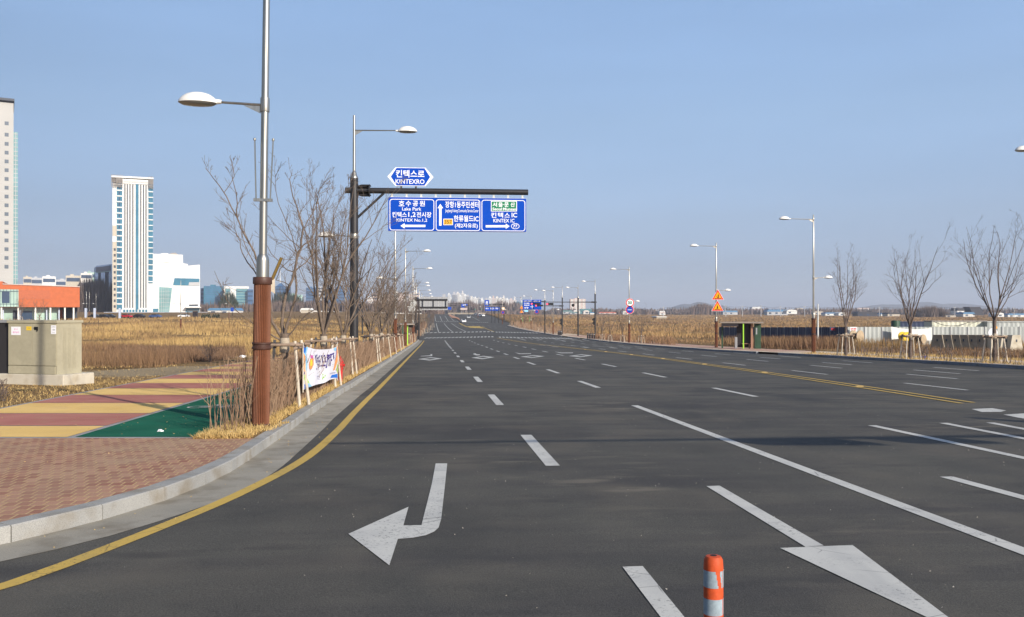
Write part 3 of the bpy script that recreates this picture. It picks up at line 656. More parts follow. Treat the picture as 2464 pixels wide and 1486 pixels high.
def make_lamp(label, group, loc, side, ped=True, black=False, H=10.2, holders=False, detail=True, road=True, AH=9.9):
    t = thing('street_lamp', label, 'street lamp', loc, TH, group); s = side
    if not black:
        mb = MB(); n = 30; V = []
        for z in (0, 2.49):
            for j in range(n * 2):
                a = math.pi * j / n; r = .149 if j % 2 else .132; r -= .006 * z / 2.5; V.append((r * math.cos(a), r * math.sin(a), z))
        m = 2 * n; mb.add(V, [(j, (j + 1) % m, m + (j + 1) % m, m + j) for j in range(m)] + [tuple(m + j for j in range(m))])
        mb.build('sleeve', 'brown', t)
        for pr in ([(.158, 0), (.162, .01), (.162, .05), (.155, .06)], [(.158, 1.34), (.162, 1.35), (.162, 1.375), (.150, 1.385), (.150, 1.42), (.162, 1.43), (.162, 1.455), (.155, 1.46)], [(.158, 2.46), (.162, 2.47), (.162, 2.57), (.155, 2.58)]):
            mb = MB(); mb.lathe(pr, 28); mb.build('sleeve_band', 'brownband', t, sm=True)
        mb = MB(); mb.lathe([(.107, 2.5), (.107, 2.86), (.10, 2.92), (.075, 2.97)], 28); mb.build('collar', 'steel', t, sm=True)
        mb = MB(); mb.lathe([(.068, 2.9), (.062, 6.5), (.048, H), (.04, H + .01)], 20); mb.build('pole', 'steel', t, sm=True)
    else:
        mb = MB(); mb.lathe([(.2, 0), (.2, .03), (.165, .04), (.16, 7.85)], 24); mb.build('mast', 'black', t, sm=True)
        mb = MB(); mb.lathe([(.165, 7.85), (.15, 7.95), (.09, 8.08), (.07, 8.15)], 20); mb.build('collar', 'steel', t, sm=True)
        mb = MB(); mb.lathe([(.055, 8.0), (.05, 9.0), (.042, 10.45), (.03, 10.46)], 16); mb.build('pole', 'steel', t, sm=True)
    if road:
        mb = MB(); mb.tube([(s * .03, 0, AH - .03), (s * 1.85, 0, AH)], [.03, .022], 8); mb.prism([(s * .05, AH - .25), (s * .05, AH - .02), (s * .42, AH - .02)], -.01, .01)
        mb.lathe([(.06, -.12), (.062, -.11), (.062, .06), (.058, .07)], 14, (0, 0, AH)); mb.build('arm', 'steel', t, sm=True)
        lamp_head('lamp_head', t, s * 2.62, AH - .03, .80, s)
    if ped:
        r = .175 if black else .07; zz = 5.55
        mb = MB(); mb.tube([(-s * r, 0, zz), (-s * .95, 0, zz + .03)], [.024, .02], 8); mb.lathe([(r + .008, -.12), (r + .01, -.11), (r + .01, .11), (r + .008, .12)], 18, (0, 0, zz))
        if not black: mb.prism([(-s * r, zz - .15), (-s * r, zz - .02), (-s * .36, zz - .02)], -.01, .01)
        mb.build('footpath_arm', 'steel', t, sm=True)
        lamp_head('lamp_head', t, -s * 1.46, zz, .66, -s)
    if holders:
        for k in (-1, 1):
            mb = MB(); mb.tube([(k * .12, -.05, 3.92), (k * .155, -.05, 4.92)], .012, 6); mb.lathe([(.0, -.03), (.024, -.01), (.024, .02), (0, .035)], 10, (k * .156, -.05, 4.94))
            mb.box(min(0, k * .16), -.07, 3.88, max(0, k * .16), -.02, 3.93)
            mb.build('flag_holder', 'steel', t, sm=True)
    return t
LG = 'lamps along the left kerb'; RG = 'lamps along the right kerb'
def gp(px, Y, z=.15): x = X_(px, Y); return (x, Y, G(x, Y) + z)
near = make_lamp('nearest street lamp, tall leaning steel pole in a ribbed brown sleeve among the hedge twigs', LG, gp(627, 15.65), 1, holders=True, road=True)
mb = MB(); mb.tube([(.14, .13, 2.55), (.30, .10, 2.93)], .028, 10); mb.build('tube_stub', 'brass', near, sm=True)
mb = MB(); mb.prism([(.11, 2.35), (.19, 2.3), (.185, 2.55), (.13, 2.62)], .12, .15); mb.build('tag_plate', 'wood', near)
near.rotation_euler = (0, math.radians(.75), TH)
LLL = ['second brown-sleeved lamp on the left, behind the hanging edge of the blue direction sign', 'brown-sleeved lamp at the near corner of the left bus shelter', 'brown-sleeved lamp at the far corner of the left bus shelter, carrying two round sign backs']
lampL = make_lamp(LLL[0], LG, gp(951, 68), 1)
for px, Y, lb in ((975.5, 94, LLL[1]), (993.5, 121, LLL[2])): copy_tree(lampL, lb, gp(px, Y))
for i, (px, Y) in enumerate(((998, 163), (1002, 176), (1009, 205), (1015, 238), (1021, 275))):
    copy_tree(lampL, 'far left lamp behind the grey sign back, %s counting away from the sign' % ORD[i], gp(px, Y))
RL = ['lamp whose head alone reaches in from beyond the right edge', 'tall right lamp in a brown sleeve standing just right of the driveway gap', 'right lamp carrying two yellow triangular warning signs', 'right lamp carrying the round 30 sign and a blue round sign']
lampR = make_lamp(RL[0], RG, (X_(2574, 41.6), 41.6, G(X_(2574, 41.6), 41.6) + .15), -1)
for lb, (px, py) in zip(RL[1:], ((1957.5, 850), (1723.5, 837), (1514, 825))):
    x, y = un(px, py, .155); copy_tree(lampR, lb, (x, y, G(x, y) + .155))
for lb, px, Y in (('right lamp with brown sleeve between the crosswalk and the two signal poles', 1331, 208), ('right lamp with a purple round sign beside the small green far shelter', 1278, 272), ('right lamp with two orange triangle signs left of the small green far shelter', 1254, 300),
                  ('right lamp with a round and a purple sign near the far gantry', 1209, 345), ('right lamp standing left of the far blue gantry sign', 1150, 440)):
    copy_tree(lampR, lb, gp(px, Y))
lampB = make_lamp('slim lamp on a black mast in the middle of the right signal poles', RG, gp(1391, 186), -1, ped=False, black=True)
# lamps across the left field
fl = make_lamp('field lamp with brown foot standing alone in front of the white building', 'lamps beyond the left field', gp(435, 180, 0), 1, ped=True, road=False, H=10.2)
for k, (px, Y, lb) in enumerate(((551, 330, 'field lamp left of the blue and white site shed'), (208, 345, 'thin distant lamp beside the right end of the orange building'), (215, 360, 'thin distant lamp just right of the twin pale pylons gap'), (231, 400, 'short distant lamp in front of the dark glass building'))):
    copy_tree(fl, lb, gp(px, Y, 0))

# ---------------------------------------------------------------- sign gantry
GY = 37.0; gx, gy, gz = gp(852, GY)
gt = thing('sign_gantry', 'tall black mast whose arm carries the blue direction signs over the road', 'gantry', (gx, gy, gz), TH)
mb = MB(); mb.lathe([(.26, 0), (.26, .04), (.178, .05), (.17, 3), (.165, 7.86)], 28); mb.build('mast', 'black', gt, sm=True)
mb = MB(); mb.lathe([(.17, 7.86), (.17, 7.9), (.12, 7.98), (.10, 8.08), (.06, 8.16)], 24); mb.build('collar', 'steel', gt, sm=True)
mb = MB(); mb.lathe([(.062, 8.1), (.055, 9.3), (.048, 10.42), (.03, 10.43)], 18); mb.build('pole', 'steel', gt, sm=True)
ZB = 7.37
mb = MB(); mb.tube([(-.36, 0, ZB), (.1, 0, ZB)], .12, 20); mb.tube([(.62, 0, ZB), (7.12, 0, ZB)], .118, 22)
mb.tube([(.6, 0, ZB), (.64, 0, ZB)], .26, 20); mb.tube([(.1, 0, ZB), (.6, 0, ZB)], .14, 16)
for k in range(8):
    a = k * math.pi / 4 + .3; c, s_ = math.cos(a), math.sin(a)
    mb.add([(.15, .13 * c, ZB + .13 * s_), (.6, .13 * c, ZB + .13 * s_), (.6, .25 * c, ZB + .25 * s_), (.3, .25 * c, ZB + .25 * s_), (.15, .2 * c, ZB + .2 * s_)], [(0, 1, 2, 3, 4)])
for k in range(6): a = k * math.pi / 3; mb.tube([(.56, .22 * math.cos(a), ZB + .22 * math.sin(a)), (.68, .22 * math.cos(a), ZB + .22 * math.sin(a))], .018, 6)
mb.build('arm', 'black', gt, sm=True)
mb = MB(); mb.tube([(.12, 0, 6.25), (1.2, 0, ZB - .1)], .05, 10); mb.build('brace', 'black', gt, sm=True)
mb = MB(); mb.tube([(.05, 0, 9.82), (1.78, 0, 9.84)], [.028, .022], 8); mb.prism([(.05, 9.62), (.05, 9.81), (.36, 9.81)], -.01, .01); mb.build('lamp_arm', 'steel', gt, sm=True)
lamp_head('lamp_head', gt, 2.56, 9.80, .80, 1)
mb = MB(); mb.tube([(-.17, 0, 5.5), (-.95, 0, 5.55)], .022, 8); mb.lathe([(.178, -.09), (.18, -.08), (.18, .08), (.178, .09)], 20, (0, 0, 5.5)); mb.build('footpath_arm', 'steel', gt, sm=True)
lamp_head('lamp_head', gt, -1.48, 5.5, .68, -1)
gm = Matrix.Translation((gx, gy, gz)) @ Matrix.Rotation(TH, 4, 'Z')
def on_gantry(x, z, y=0): return tuple(gm @ Vector((x, y, z)))
# board: enlargement coordinates -> metres on the board
SX0, SW, SH = 316.0, 5.66, 1.375
def SP(zx, zy): return ((zx - SX0) / 1972 * SW, SH - (zy - 632 - (zx - SX0) * .0115) / 478 * SH)
bl = thing('direction_sign', 'long blue direction board in three panels hanging under the black arm', 'road sign', on_gantry(1.38, ZB - .26 - SH, -.02), TH)
mb = MB(); mb.box(0, 0, 0, SW, .03, SH); mb.build('board', 'signblue', bl)
mb = MB(); mb.box(-.015, .031, -.02, SW + .015, .06, .012); mb.box(-.015, .031, SH - .012, SW + .015, .06, SH + .015)
for k in range(10):
    x = SP(368 + k * 207.5, 632)[0]; mb.prism([(x - .06, SH), (x + .06, SH), (x + .03, SH + .08), (x + .05, SH + .16), (x + .02, SH + .17), (x, SH + .1), (x - .02, SH + .17), (x - .05, SH + .16), (x - .03, SH + .08)], .005, .05)
mb.build('hanger', 'greylight', bl)
fr = MB(); lt = MB(); ar = MB(); YF = -.005
for x0, x1 in ((335, 968), (990, 1625), (1645, 2275)):
    a, t = SP(x0, 657 + (x0 - SX0) * .0115); b, d = SP(x1, 1104 + (x1 - SX0) * .0115)
    o = rrect(a, b, d, t, .11); i = rrect(a + .028, b - .028, d + .028, t - .028, .085); ring(fr, o, i, YF)
fr.build('border', 'signwhite', bl)
def tx(mb, s, x0, x1, y0, y1, bold=.025):
    a, t = SP(x0, y0); b, d = SP(x1, y1); e = SP((x0 + x1) / 2, y0)[1] - t
    put_text(mb, s, a, b, d, t, YF, bold)
for s, x0, x1, y0, y1, bo in (('호', 465, 545, 682, 762, .016), ('수', 562, 640, 684, 764, .016), ('공', 662, 738, 684, 764, .016), ('원', 760, 835, 684, 764, .016), ('Lake Park', 512, 785, 776, 826, .010), ('킨텍스', 372, 578, 842, 922, .016), ('1,2', 600, 705, 846, 926, .016), ('전시장', 718, 928, 844, 924, .016),
                         ('KINTEX No.1,2', 433, 868, 935, 992, .010), ('장항1동주민센터', 1125, 1602, 692, 790, .016), ('Janghang1il-dong Community Service Center', 1125, 1602, 802, 866, .006), ('한류월드IC', 1248, 1602, 893, 988, .016), ('(제2자유로)', 1262, 1590, 1006, 1086, .016),
                         ('킨', 1782, 1858, 855, 930, .016), ('텍', 1880, 1955, 855, 930, .016), ('스', 1975, 2052, 860, 926, .016), ('IC', 2078, 2157, 858, 926, .016), ('KINTEX IC', 1815, 2120, 944, 1000, .010)): tx(lt, s, x0, x1, y0, y1, bo)
lt.build('lettering', 'signwhite', bl)
def P_(pts, mb, y=YF): flat(mb, [SP(*p) for p in pts], y)
ars = []
for pp in ([(488, 1041), (548, 1003), (548, 1026), (843, 1028), (843, 1060), (548, 1058), (548, 1080)], [(1055, 730), (1097, 792), (1073, 792), (1073, 1040), (1038, 1040), (1038, 792), (1014, 792)], [(2050, 1052), (1993, 1090), (1993, 1068), (1705, 1068), (1705, 1036), (1993, 1036), (1993, 1014)]): ar = MB(); P_(pp[::-1], ar); ar.build('arrow', 'signwhite', bl)
mb = MB(); P_([(1098, 942), (1235, 942), (1235, 1033), (1098, 1033)][::-1], mb, YF); mb.build('route_plate', 'signwhite', bl)
mb = MB(); P_([(1105, 949), (1228, 949), (1228, 1026), (1105, 1026)][::-1], mb, YF - .003); o = mb.build('route_plate', 'signorange', bl)
mb = MB(); a, t = SP(1115, 960); b, d = SP(1218, 1015); put_text(mb, '357', a, b, d, t, YF - .006, .0); mb.build('lettering', 'blackmatt', o)
mb = MB(); P_([(1780, 690), (2155, 690), (2155, 840), (1780, 840)][::-1], mb, YF); mb.build('destination_plate', 'signwhite', bl)
mb = MB(); P_([(1790, 699), (2145, 699), (2145, 831), (1790, 831)][::-1], mb, YF - .003); o = mb.build('destination_plate', 'signgreen', bl)
mb = MB()
for s, x0, x1, y0, y1 in (('서', 1802, 1868, 708, 775), ('울', 1886, 1950, 708, 775), ('·', 1955, 1967, 735, 747), ('문', 1972, 2036, 708, 775), ('산', 2062, 2125, 708, 775), ('Seoul·Munsan', 1802, 2142, 783, 826)):
    a, t = SP(x0, y0); b, d = SP(x1, y1); put_text(mb, s, a, b, d, t, YF - .006, .02)
mb.build('lettering', 'signwhite', o)
mb = MB(); cx, cz = SP(2130, 1052); el = lambda r1, r2: [(cx + r1 * math.cos(k * math.pi / 12), cz + r2 * math.sin(k * math.pi / 12)) for k in range(24)]
ring(mb, el(.175, .12), el(.152, .098), YF); put_text(mb, '77', cx - .09, cx + .09, cz - .06, cz + .06, YF, .02); mb.build('route_oval', 'signwhite', bl)
# street name hexagon
hx = thing('street_name_sign', 'blue pointed street name sign standing on top of the black arm', 'road sign', on_gantry(1.345, ZB + .20, -.02), TH)
HW, HH = 1.88, .76
def HP(zx, zy): return ((zx - 310) / 655 * HW, HH - (zy - 195 - (zx - 310) * .0115) / 260 * HH)
mb = MB(); po = [(0, HH / 2), (.33, 0), (HW - .33, 0), (HW, HH / 2), (HW - .33, HH), (.33, HH)]; mb.prism(po, 0, .035); mb.build('board', 'signwhite', hx)
mb = MB(); pi_ = [(.14, HH / 2), (.37, .024), (HW - .37, .024), (HW - .14, HH / 2), (HW - .37, HH - .024), (.37, HH - .024)]; flat(mb, pi_, -.003); mb.build('field', 'signblue', hx)
mb = MB()
for s, x0, x1, y0, y1 in (('킨텍스로', 430, 835, 232, 342), ('KINTEXRO', 425, 835, 360, 430)):
    a, t = HP(x0, y0); b, d = HP(x1, y1); put_text(mb, s, a, b, d, t, -.006, .018 if y0 < 300 else .012)
mb.build('lettering', 'signwhite', hx)
for x in (.56, 1.16):
    mb = MB(); mb.tube([(x, .07, -.30), (x, .07, .1)], .04, 8); mb.box(x - .09, -.1, -.28, x - .07, .15, -.13); mb.box(x + .07, -.1, -.28, x + .09, .15, -.13); mb.build('bracket', 'black', hx)

# ---------------------------------------------------------------- second gantry seen from behind
x0, y0, z0 = gp(1001, 157)
g2 = thing('sign_gantry', 'black double-armed gantry mast whose large sign is seen from the back', 'gantry', (x0, y0, z0), TH)
mb = MB(); mb.lathe([(.2, 0), (.19, 7.2), (.05, 7.25)], 16); mb.build('mast', 'black', g2, sm=True)
for z in (6.75, 5.42):
    mb = MB(); mb.tube([(0, 0, z), (5.45, 0, z)], .13, 10); mb.tube([(.1, 0, z), (.5, 0, z)], .25, 10); mb.build('arm', 'black', g2, sm=True)
mb = MB()
for x in (1.15, 3.0, 5.15): mb.tube([(x, 0, 5.42), (x, 0, 6.75)], .07, 6)
mb.build('upright', 'black', g2)
mb = MB(); mb.lathe([(.05, 7.2), (.04, 10.2)], 10); mb.build('pole', 'steel', g2, sm=True)
m2 = Matrix.Translation((x0, y0, z0)) @ Matrix.Rotation(TH, 4, 'Z')
sb = thing('road_sign', 'large sign board seen from behind, bare grey metal on the double black arms', 'road sign', tuple(m2 @ Vector((.62, .18, 4.95))), TH)
mb = MB(); mb.box(0, 0, 0, 4.85, .04, 2.3); mb.build('board', 'grey', sb)
mb = MB()
for k in range(7): mb.box(k * .8 + .01, -.05, 0, k * .8 + .05, -.005, 2.3)
mb.build('stiffener', 'greylight', sb)
def round_back(px, py, Y, r, lb):
    o = thing('round_sign', lb, 'road sign', (X_(px, Y), Y - .2, Z_(py, Y)), TH)
    mb = MB(); mb.xf(Matrix.Identity(4)); mb.lathe([(r, -.01), (r, .01)], 24); mb.xf(Matrix.Rotation(math.pi / 2, 4, 'X')); mb.build('disc', 'greylight', o)
    mb = MB(); mb.box(-r * .7, -.03, -.03, r * .7, -.012, .03); mb.box(-.03, -.03, -r * .7, .03, -.012, r * .7); mb.build('bracket', 'grey', o)
round_back(991.5, 744, 121, .46, 'lower of two round signs seen from behind beyond the left bus shelter')
round_back(995, 731, 123, .46, 'upper of two round signs seen from behind beyond the left bus shelter')

# ---------------------------------------------------------------- signals and masts
def signal_h(px, py, Y, n, lit, mc, lb, w=1.25, grp='traffic signals', dark=True):
    o = thing('traffic_signal', lb, 'traffic signal', (X_(px, Y), Y, Z_(py, Y)), TH, grp)
    mb = MB(); mb.bbox(-w / 2, -.12, -.2, w / 2, .12, .2, .03); mb.build('housing', 'blackmatt', o)
    for k in range(n):
        x = -w / 2 + w * (k + .5) / n; mb = MB(); mb.tube([(x, -.16, 0), (x, -.11, 0)], .145, 14); mb.build('lens', mc if k == lit else 'darklens', o)
        mb = MB(); vs = [(x + .155 * math.cos(t), y_, .155 * math.sin(t)) for y_ in (-.13, -.36) for t in [math.pi * j / 8 for j in range(9)]]; mb.add(vs, [(j, j + 1, 10 + j, 9 + j) for j in range(8)]); mb.build('visor', 'blackmatt', o)
    return o
def signal_v(px, py, Y, lb, h=.9):
    o = thing('pedestrian_signal', lb, 'signal', (X_(px, Y), Y, Z_(py, Y)), TH, 'pedestrian signals')
    mb = MB(); mb.bbox(-.16, -.12, -h / 2, .16, .12, h / 2, .02); mb.build('housing', 'blackmatt', o)
    for k in (-1, 1):
        mb = MB(); mb.box(-.15, -.3, k * h / 4 + .12, .15, -.12, k * h / 4 + .15); mb.box(-.36, -.1, k * h / 4 - .12, -.16, .1, k * h / 4 + .16); mb.build('visor', 'blackmatt', o)
def black_mast(px, Y, H, lb, arm=None, armz=0, lamp=True, top=2.6):
    x, y, z = gp(px, Y); t = thing('signal_mast', lb, 'signal mast', (x, y, z), TH, 'black signal masts')
    mb = MB(); mb.lathe([(.22, 0), (.22, .05), (.15, .06), (.135, H)], 16); mb.build('mast', 'black', t, sm=True)
    if lamp:
        mb = MB(); mb.lathe([(.14, H), (.08, H + .25), (.05, H + .3), (.045, H + top), (.03, H + top + .01)], 12); mb.build('pole', 'steel', t, sm=True)
        mb = MB(); mb.tube([(0, 0, H + top - .35), (-1.8, 0, H + top - .33)], .025, 6); mb.build('lamp_arm', 'steel', t)
        lamp_head('lamp_head', t, -2.6, H + top - .36, .8, -1)
    if arm:
        mb = MB(); mb.tube([(.3, 0, armz), (arm, 0, armz)], [.1, .06], 10); mb.tube([(-.1, 0, armz), (-.7, 0, armz)], .15, 10); mb.build('arm', 'black', t, sm=True)
    return t
m1 = black_mast(1432, 170, 8.2, 'rightmost black signal mast with a long arm reaching left', -9.3, 6.6)
signal_h(1323, 732.3, 171.2, 4, 0, 'redlamp', 'traffic signal showing red at the far end of the long black arm', 1.35)
signal_v(1429.5, 774, 170, 'pedestrian signal on the rightmost black mast', 1.3); signal_v(1350.5, 775, 205, 'pedestrian signal on the black mast left of the kerb gap', 1.5)
m2_ = black_mast(1353, 205, 8.3, 'black signal mast standing by the gap in the far right kerb', -5.6, 6.4)
signal_h(1288, 731.5, 203, 4, 0, 'redlamp', 'traffic signal showing red in front of the blue board', 2.2)
signal_h(1297, 736, 214, 4, 0, 'redlamp', 'lower traffic signal showing red just left of its black mast', 1.9)
m3_ = black_mast(1311, 215, 8.0, 'black signal mast nearest the large blue board', -5.2, 7.5)
o = thing('camera', 'round black camera hanging from a short arm on the slim black mast', 'camera', (X_(1379, 186), 186, Z_(735, 186)), TH)
mb = MB(); mb.lathe([(.0, -.35), (.2, -.28), (.3, -.05), (.28, .15), (.15, .3), (0, .32)], 14); mb.build('dome', 'blackmatt', o, sm=True)
mb = MB(); mb.tube([(0, 0, .28), (.2, 0, .36), (1.0, 0, .38)], .03, 6); mb.build('bracket', 'black', o)
def blue_board(px0, px1, py0, py1, Y, lb, rows, name='direction_sign', arrow=None, mname='signblue'):
    w = (px1 - px0) / F * Y; h = (py1 - py0) / F * Y
    o = thing(name, lb, 'road sign', (X_(px0, Y), Y, Z_(py1, Y)), TH)
    mb = MB(); mb.box(0, 0, 0, w, .05, h); mb.build('board', mname, o)
    mb = MB()
    for s, a, b, c, d in rows: put_text(mb, s, a * w, b * w, (1 - d) * h, (1 - c) * h, -.02, .03)
    if arrow:
        a, c = arrow; s = .022 * w
        for dx, dy in ((0, 1), (0, -1), (1, 0), (-1, 0)): mb.box(a * w + min(0, dx * 4 * s) - s * .5, -.02, (1 - c) * h + min(0, dy * 4 * s) - s * .5, a * w + max(0, dx * 4 * s) + s * .5, -.01, (1 - c) * h + max(0, dy * 4 * s) + s * .5)
    if mb.v: mb.build('lettering', 'signwhite', o)
    return o
bb = blue_board(1258.5, 1303, 722, 745.5, 218, 'large blue direction board behind the red signals', [('자유로', .05, .24, .08, .20), ('한류월드', .28, .48, .08, .20), ('장항1동', .55, .95, .10, .22), ('호수공원', .06, .34, .3, .44), ('주엽역', .06, .34, .5, .64), ('장항', .06, .3, .75, .9), ('킨텍스', .62, .9, .36, .48)], arrow=(.50, .72))
o = blue_board(1262, 1271, 746, 751, 218, 'small light blue plate under the large blue board', [], 'small_sign', mname='b_sky')
g3 = thing('sign_gantry', 'far black gantry holding a blue board on the right side of the road', 'gantry', gp(1213, 380, 0), TH)
mb = MB(); mb.lathe([(.25, 0), (.22, 8.0)], 12); mb.build('mast', 'black', g3, sm=True)
mb = MB(); mb.tube([(.3, 0, 7.6), (-8.0, 0, 7.6)], .17, 8); mb.build('arm', 'black', g3)
blue_board(1167, 1202, 739.5, 748.5, 379, 'blue three-panel board on the far right gantry', [('호수', .05, .25, .2, .6), ('한류월드', .36, .64, .2, .6), ('킨텍스', .72, .95, .2, .6)])
blue_board(1166, 1177, 723, 737, 382, 'small blue street name plate above the far right gantry', [('로', .2, .8, .2, .8)], 'street_name_sign')
m4 = black_mast(1128, 540, 7.0, 'black mast in the road distance with an arm reaching left over the rise', None, lamp=False)
mb = MB(); mb.tube([(0, 0, 6.3), (-19, 0, 6.3)], .14, 6); mb.build('arm', 'black', m4)
signal_h(1091, 736, 539, 3, 1, 'darklens', 'far dark traffic signal on the left of the distant arm', 3.6)
signal_h(1123, 736.5, 539, 3, 1, 'darklens', 'far dark traffic signal close to the distant mast', 3.2)
signal_h(1139, 744.5, 600, 3, 2, 'greenlamp', 'far traffic signal showing green beyond the rise', 3.2); signal_h(1155, 744.5, 604, 3, 2, 'greenlamp', 'second far traffic signal beyond the rise, nearer the blue board', 3.0)
blue_board(1110, 1125, 732, 737.5, 560, 'small blue board above the distant mast arm', [('장항', .2, .8, .2, .8)]); 
for a, b, c, d, lb in ((1027, 1050, 737, 742, 'far blue board under the left part of the grey sign back'), (1050, 1072, 740, 745.5, 'far blue board under the right part of the grey sign back'), (1072, 1086, 739, 746, 'far blue board just right of the grey sign back'), (1110, 1118, 736.5, 740.5, 'pale blue plate hanging below the distant mast arm')):
    blue_board(a, b, c, d, 620, lb, [])
for k, (px, py0, py1) in enumerate(((1183, 742, 779), (1191, 742, 780), (1199.5, 742, 779))):
    Y = 370; t = thing('signal_mast', 'slim black post %s from the left in front of the far blue board' % ORD[k], 'post', gp(px, Y, 0), 0, 'slim black posts at the far crossing')
    mb = MB(); mb.lathe([(.14, 0), (.12, 6.6)], 10); mb.build('mast', 'black', t, sm=True)
# poles of the left group behind the shelter
for px, Y, h, lb in ((1008, 150, 6.5, 'black mast beside the foot of the rear-facing gantry'), (872, 190, 7.2, 'thin black mast out in the left field behind the trees')):
    black_mast(px, Y, h, lb, lamp=(px < 900), top=2.2)
signal_v(868, 738, 190, 'pedestrian signal on the thin black mast in the left field', 1.1)
signal_v(1004, 786, 156, 'pedestrian signal low on the gantry mast behind the left shelter', 1.3)

# ---------------------------------------------------------------- signs on the lamps
def disc(name, px, py, Y, r, lb, layers, cat='road sign', texts=()):
    o = thing(name, lb, cat, (X_(px, Y), Y - .14, Z_(py, Y)), 0)
    for k, (f, mn) in enumerate(layers):
        mb = MB(); mb.lathe([(r * f, -.01), (r * f, .004)], 28); mb.xf(Matrix.Translation((0, -.008 * k, 0)) @ Matrix.Rotation(math.pi / 2, 4, 'X')); mb.build(('plate', 'ring', 'face')[min(k, 2)], mn, o)
    for s, w, h, mn in texts:
        mb = MB(); put_text(mb, s, -w / 2, w / 2, -h / 2, h / 2, -.04, .03); mb.build('lettering', mn, o)
    return o
pY = un(1514, 825, .155)[1]
disc('speed_limit_sign', 1515.5, 729, pY, .58, 'round 30 speed limit sign with a red ring', [(1, 'signwhite'), (.96, 'signred'), (.74, 'signwhite')], texts=(('30', .56, .42, 'signgreen'),))
disc('no_stopping_sign', 1515, 746, pY, .58, 'round blue and red sign right below the 30 sign', [(1, 'signwhite'), (.95, 'signred'), (.74, 'signblue')], texts=(('주정차금지', .6, .16, 'signwhite'),))
disc('no_stopping_sign', 1291.5, 750.5, 271, .6, 'purple looking round sign on the lamp below the large blue board', [(1, 'signred'), (.8, 'signblue')])
disc('no_stopping_sign', 1210, 752.5, 344, .6, 'small round blue and red sign left of the orange triangles', [(1, 'signred'), (.8, 'signblue')])
disc('speed_limit_sign', 1211, 743, 344, .6, 'faint far round sign above a small blue one', [(1, 'signwhite'), (.9, 'signorange'), (.6, 'signwhite')])
def tri(px, py, Y, s, lb, walker, simple=False):
    o = thing('warning_sign', lb, 'warning sign', (X_(px, Y), Y - .14, Z_(py, Y)), 0)
    for k, (f, mn) in enumerate(((1, 'signwhite'), (.93, 'signred'), (.62, 'signyellow'))):
        mb = MB(); a = s * f; mb.prism([(-a / 2, -a * .2887), (a / 2, -a * .2887), (0, a * .577)], -.008 * k - .004, -.008 * k + .004); mb.build(('plate', 'ring', 'face')[k], mn, o)
    if simple: return
    mb = MB(); y = -.035; b = s * .1
    def bar(x0, z0, x1, z1, w): mb.tube([(x0 * s, y, z0 * s), (x1 * s, y, z1 * s)], w * s, 5)
    for k in range(4): mb.box((-.2 + k * .12) * s, y - .01, -.17 * s, (-.13 + k * .12) * s, y, -.13 * s)
    if walker:
        bar(0, .0, .0, .12, .03); bar(0, 0, -.07, -.12, .018); bar(0, 0, .06, -.12, .018); bar(0, .09, .07, .0, .013); bar(0, .09, -.06, .02, .013); mb.lathe([(0, -.03 * s), (.03 * s, 0), (0, .03 * s)], 8, (0, y, .17 * s))
    else:
        bar(-.06, -.1, .1, -.1, .016); bar(.08, -.1, .04, .12, .025); bar(-.1, .0, .04, .06, .016); bar(.0, -.1, -.1, -.02, .016); mb.lathe([(0, -.03 * s), (.03 * s, 0), (0, .03 * s)], 8, (.03 * s, y, .17 * s))
    mb.build('pictogram', 'blackmatt', o)
tY = un(1723.5, 837, .155)[1]
tri(1726.5, 713.5, tY, 1.22, 'upper yellow triangular warning sign with a works figure and red edge', False)
tri(1725.5, 740.5, tY, 1.22, 'lower yellow triangular warning sign with a crossing walker and red edge', True)
tri(1255, 741, 299, 1.3, 'upper tiny orange triangular sign on the far lamp', False, True); tri(1255, 751, 299, 1.3, 'lower tiny orange triangular sign on the far lamp', False, True)
# ---------------------------------------------------------------- bus shelters
def shelter(loc, rz, lb, w=3.4, vend=True, simple=False):
    t = thing('bus_shelter', lb, 'bus shelter', loc, rz, 'bus shelters')
    mb = MB(); mb.box(-w / 2 - .2, -.9, 2.32, w / 2 + .2, .75, 2.44); mb.build('roof', 'shroof', t)
    mb = MB(); mb.box(-w / 2 - .1, -.8, 2.02, -.3, -.72, 2.318); mb.build('name_board', 'shelterdark', t)
    for x, y, mn, r in ((-w / 2 + .05, .4, 'greendark', .07), (.15, -.75, 'lime', .048), (.95, -.1, 'pinkwood', .09)):
        mb = MB(); mb.box(x - r, y - r, 0, x + r, y + r, 2.318); mb.build('post', mn, t)
    mb = MB(); mb.box(-.35, .5, .1, 1.0, .56, 2.3); mb.build('back_panel', 'shelterdark', t)
    mb = MB(); mb.box(.1, .05, .42, .88, .45, .47); mb.box(.2, .1, 0, .3, .4, .42); mb.box(.7, .1, 0, .8, .4, .42); mb.build('bench', 'pinkwood', t)
    if vend:
        mb = MB(); mb.bbox(1.2, -.15, 0, 1.75, .45, 2.28, .02); o = mb.build('ticket_kiosk', 'greendark', t)
        mb = MB(); mb.box(1.3, -.17, 1.3, 1.42, -.153, 1.9); mb.build('panel', 'grey', o)
        mb = MB(); mb.bbox(-.55, -.05, 0, -.33, .25, 1.05, .02); mb.build('bin', 'grey', t)
    return t
bx_, by_ = un(1787, 840, .155)
shelter((bx_, by_ + .6, G(bx_, by_) + .155), TH - .25, 'green and brown bus shelter on the right sidewalk with a dark green kiosk')
x, y, z = gp(966, 101); s2 = shelter((x, y, z), TH + math.pi / 2 + .35, 'bus shelter on the left sidewalk with a bright lime post behind the brown lamp sleeves', vend=False)
mb = MB(); mb.box(-.07, -.05, 0, .07, .05, 2.25); o = mb.build('post', 'lime', s2); o.location = (1.55, -1.05, 0)
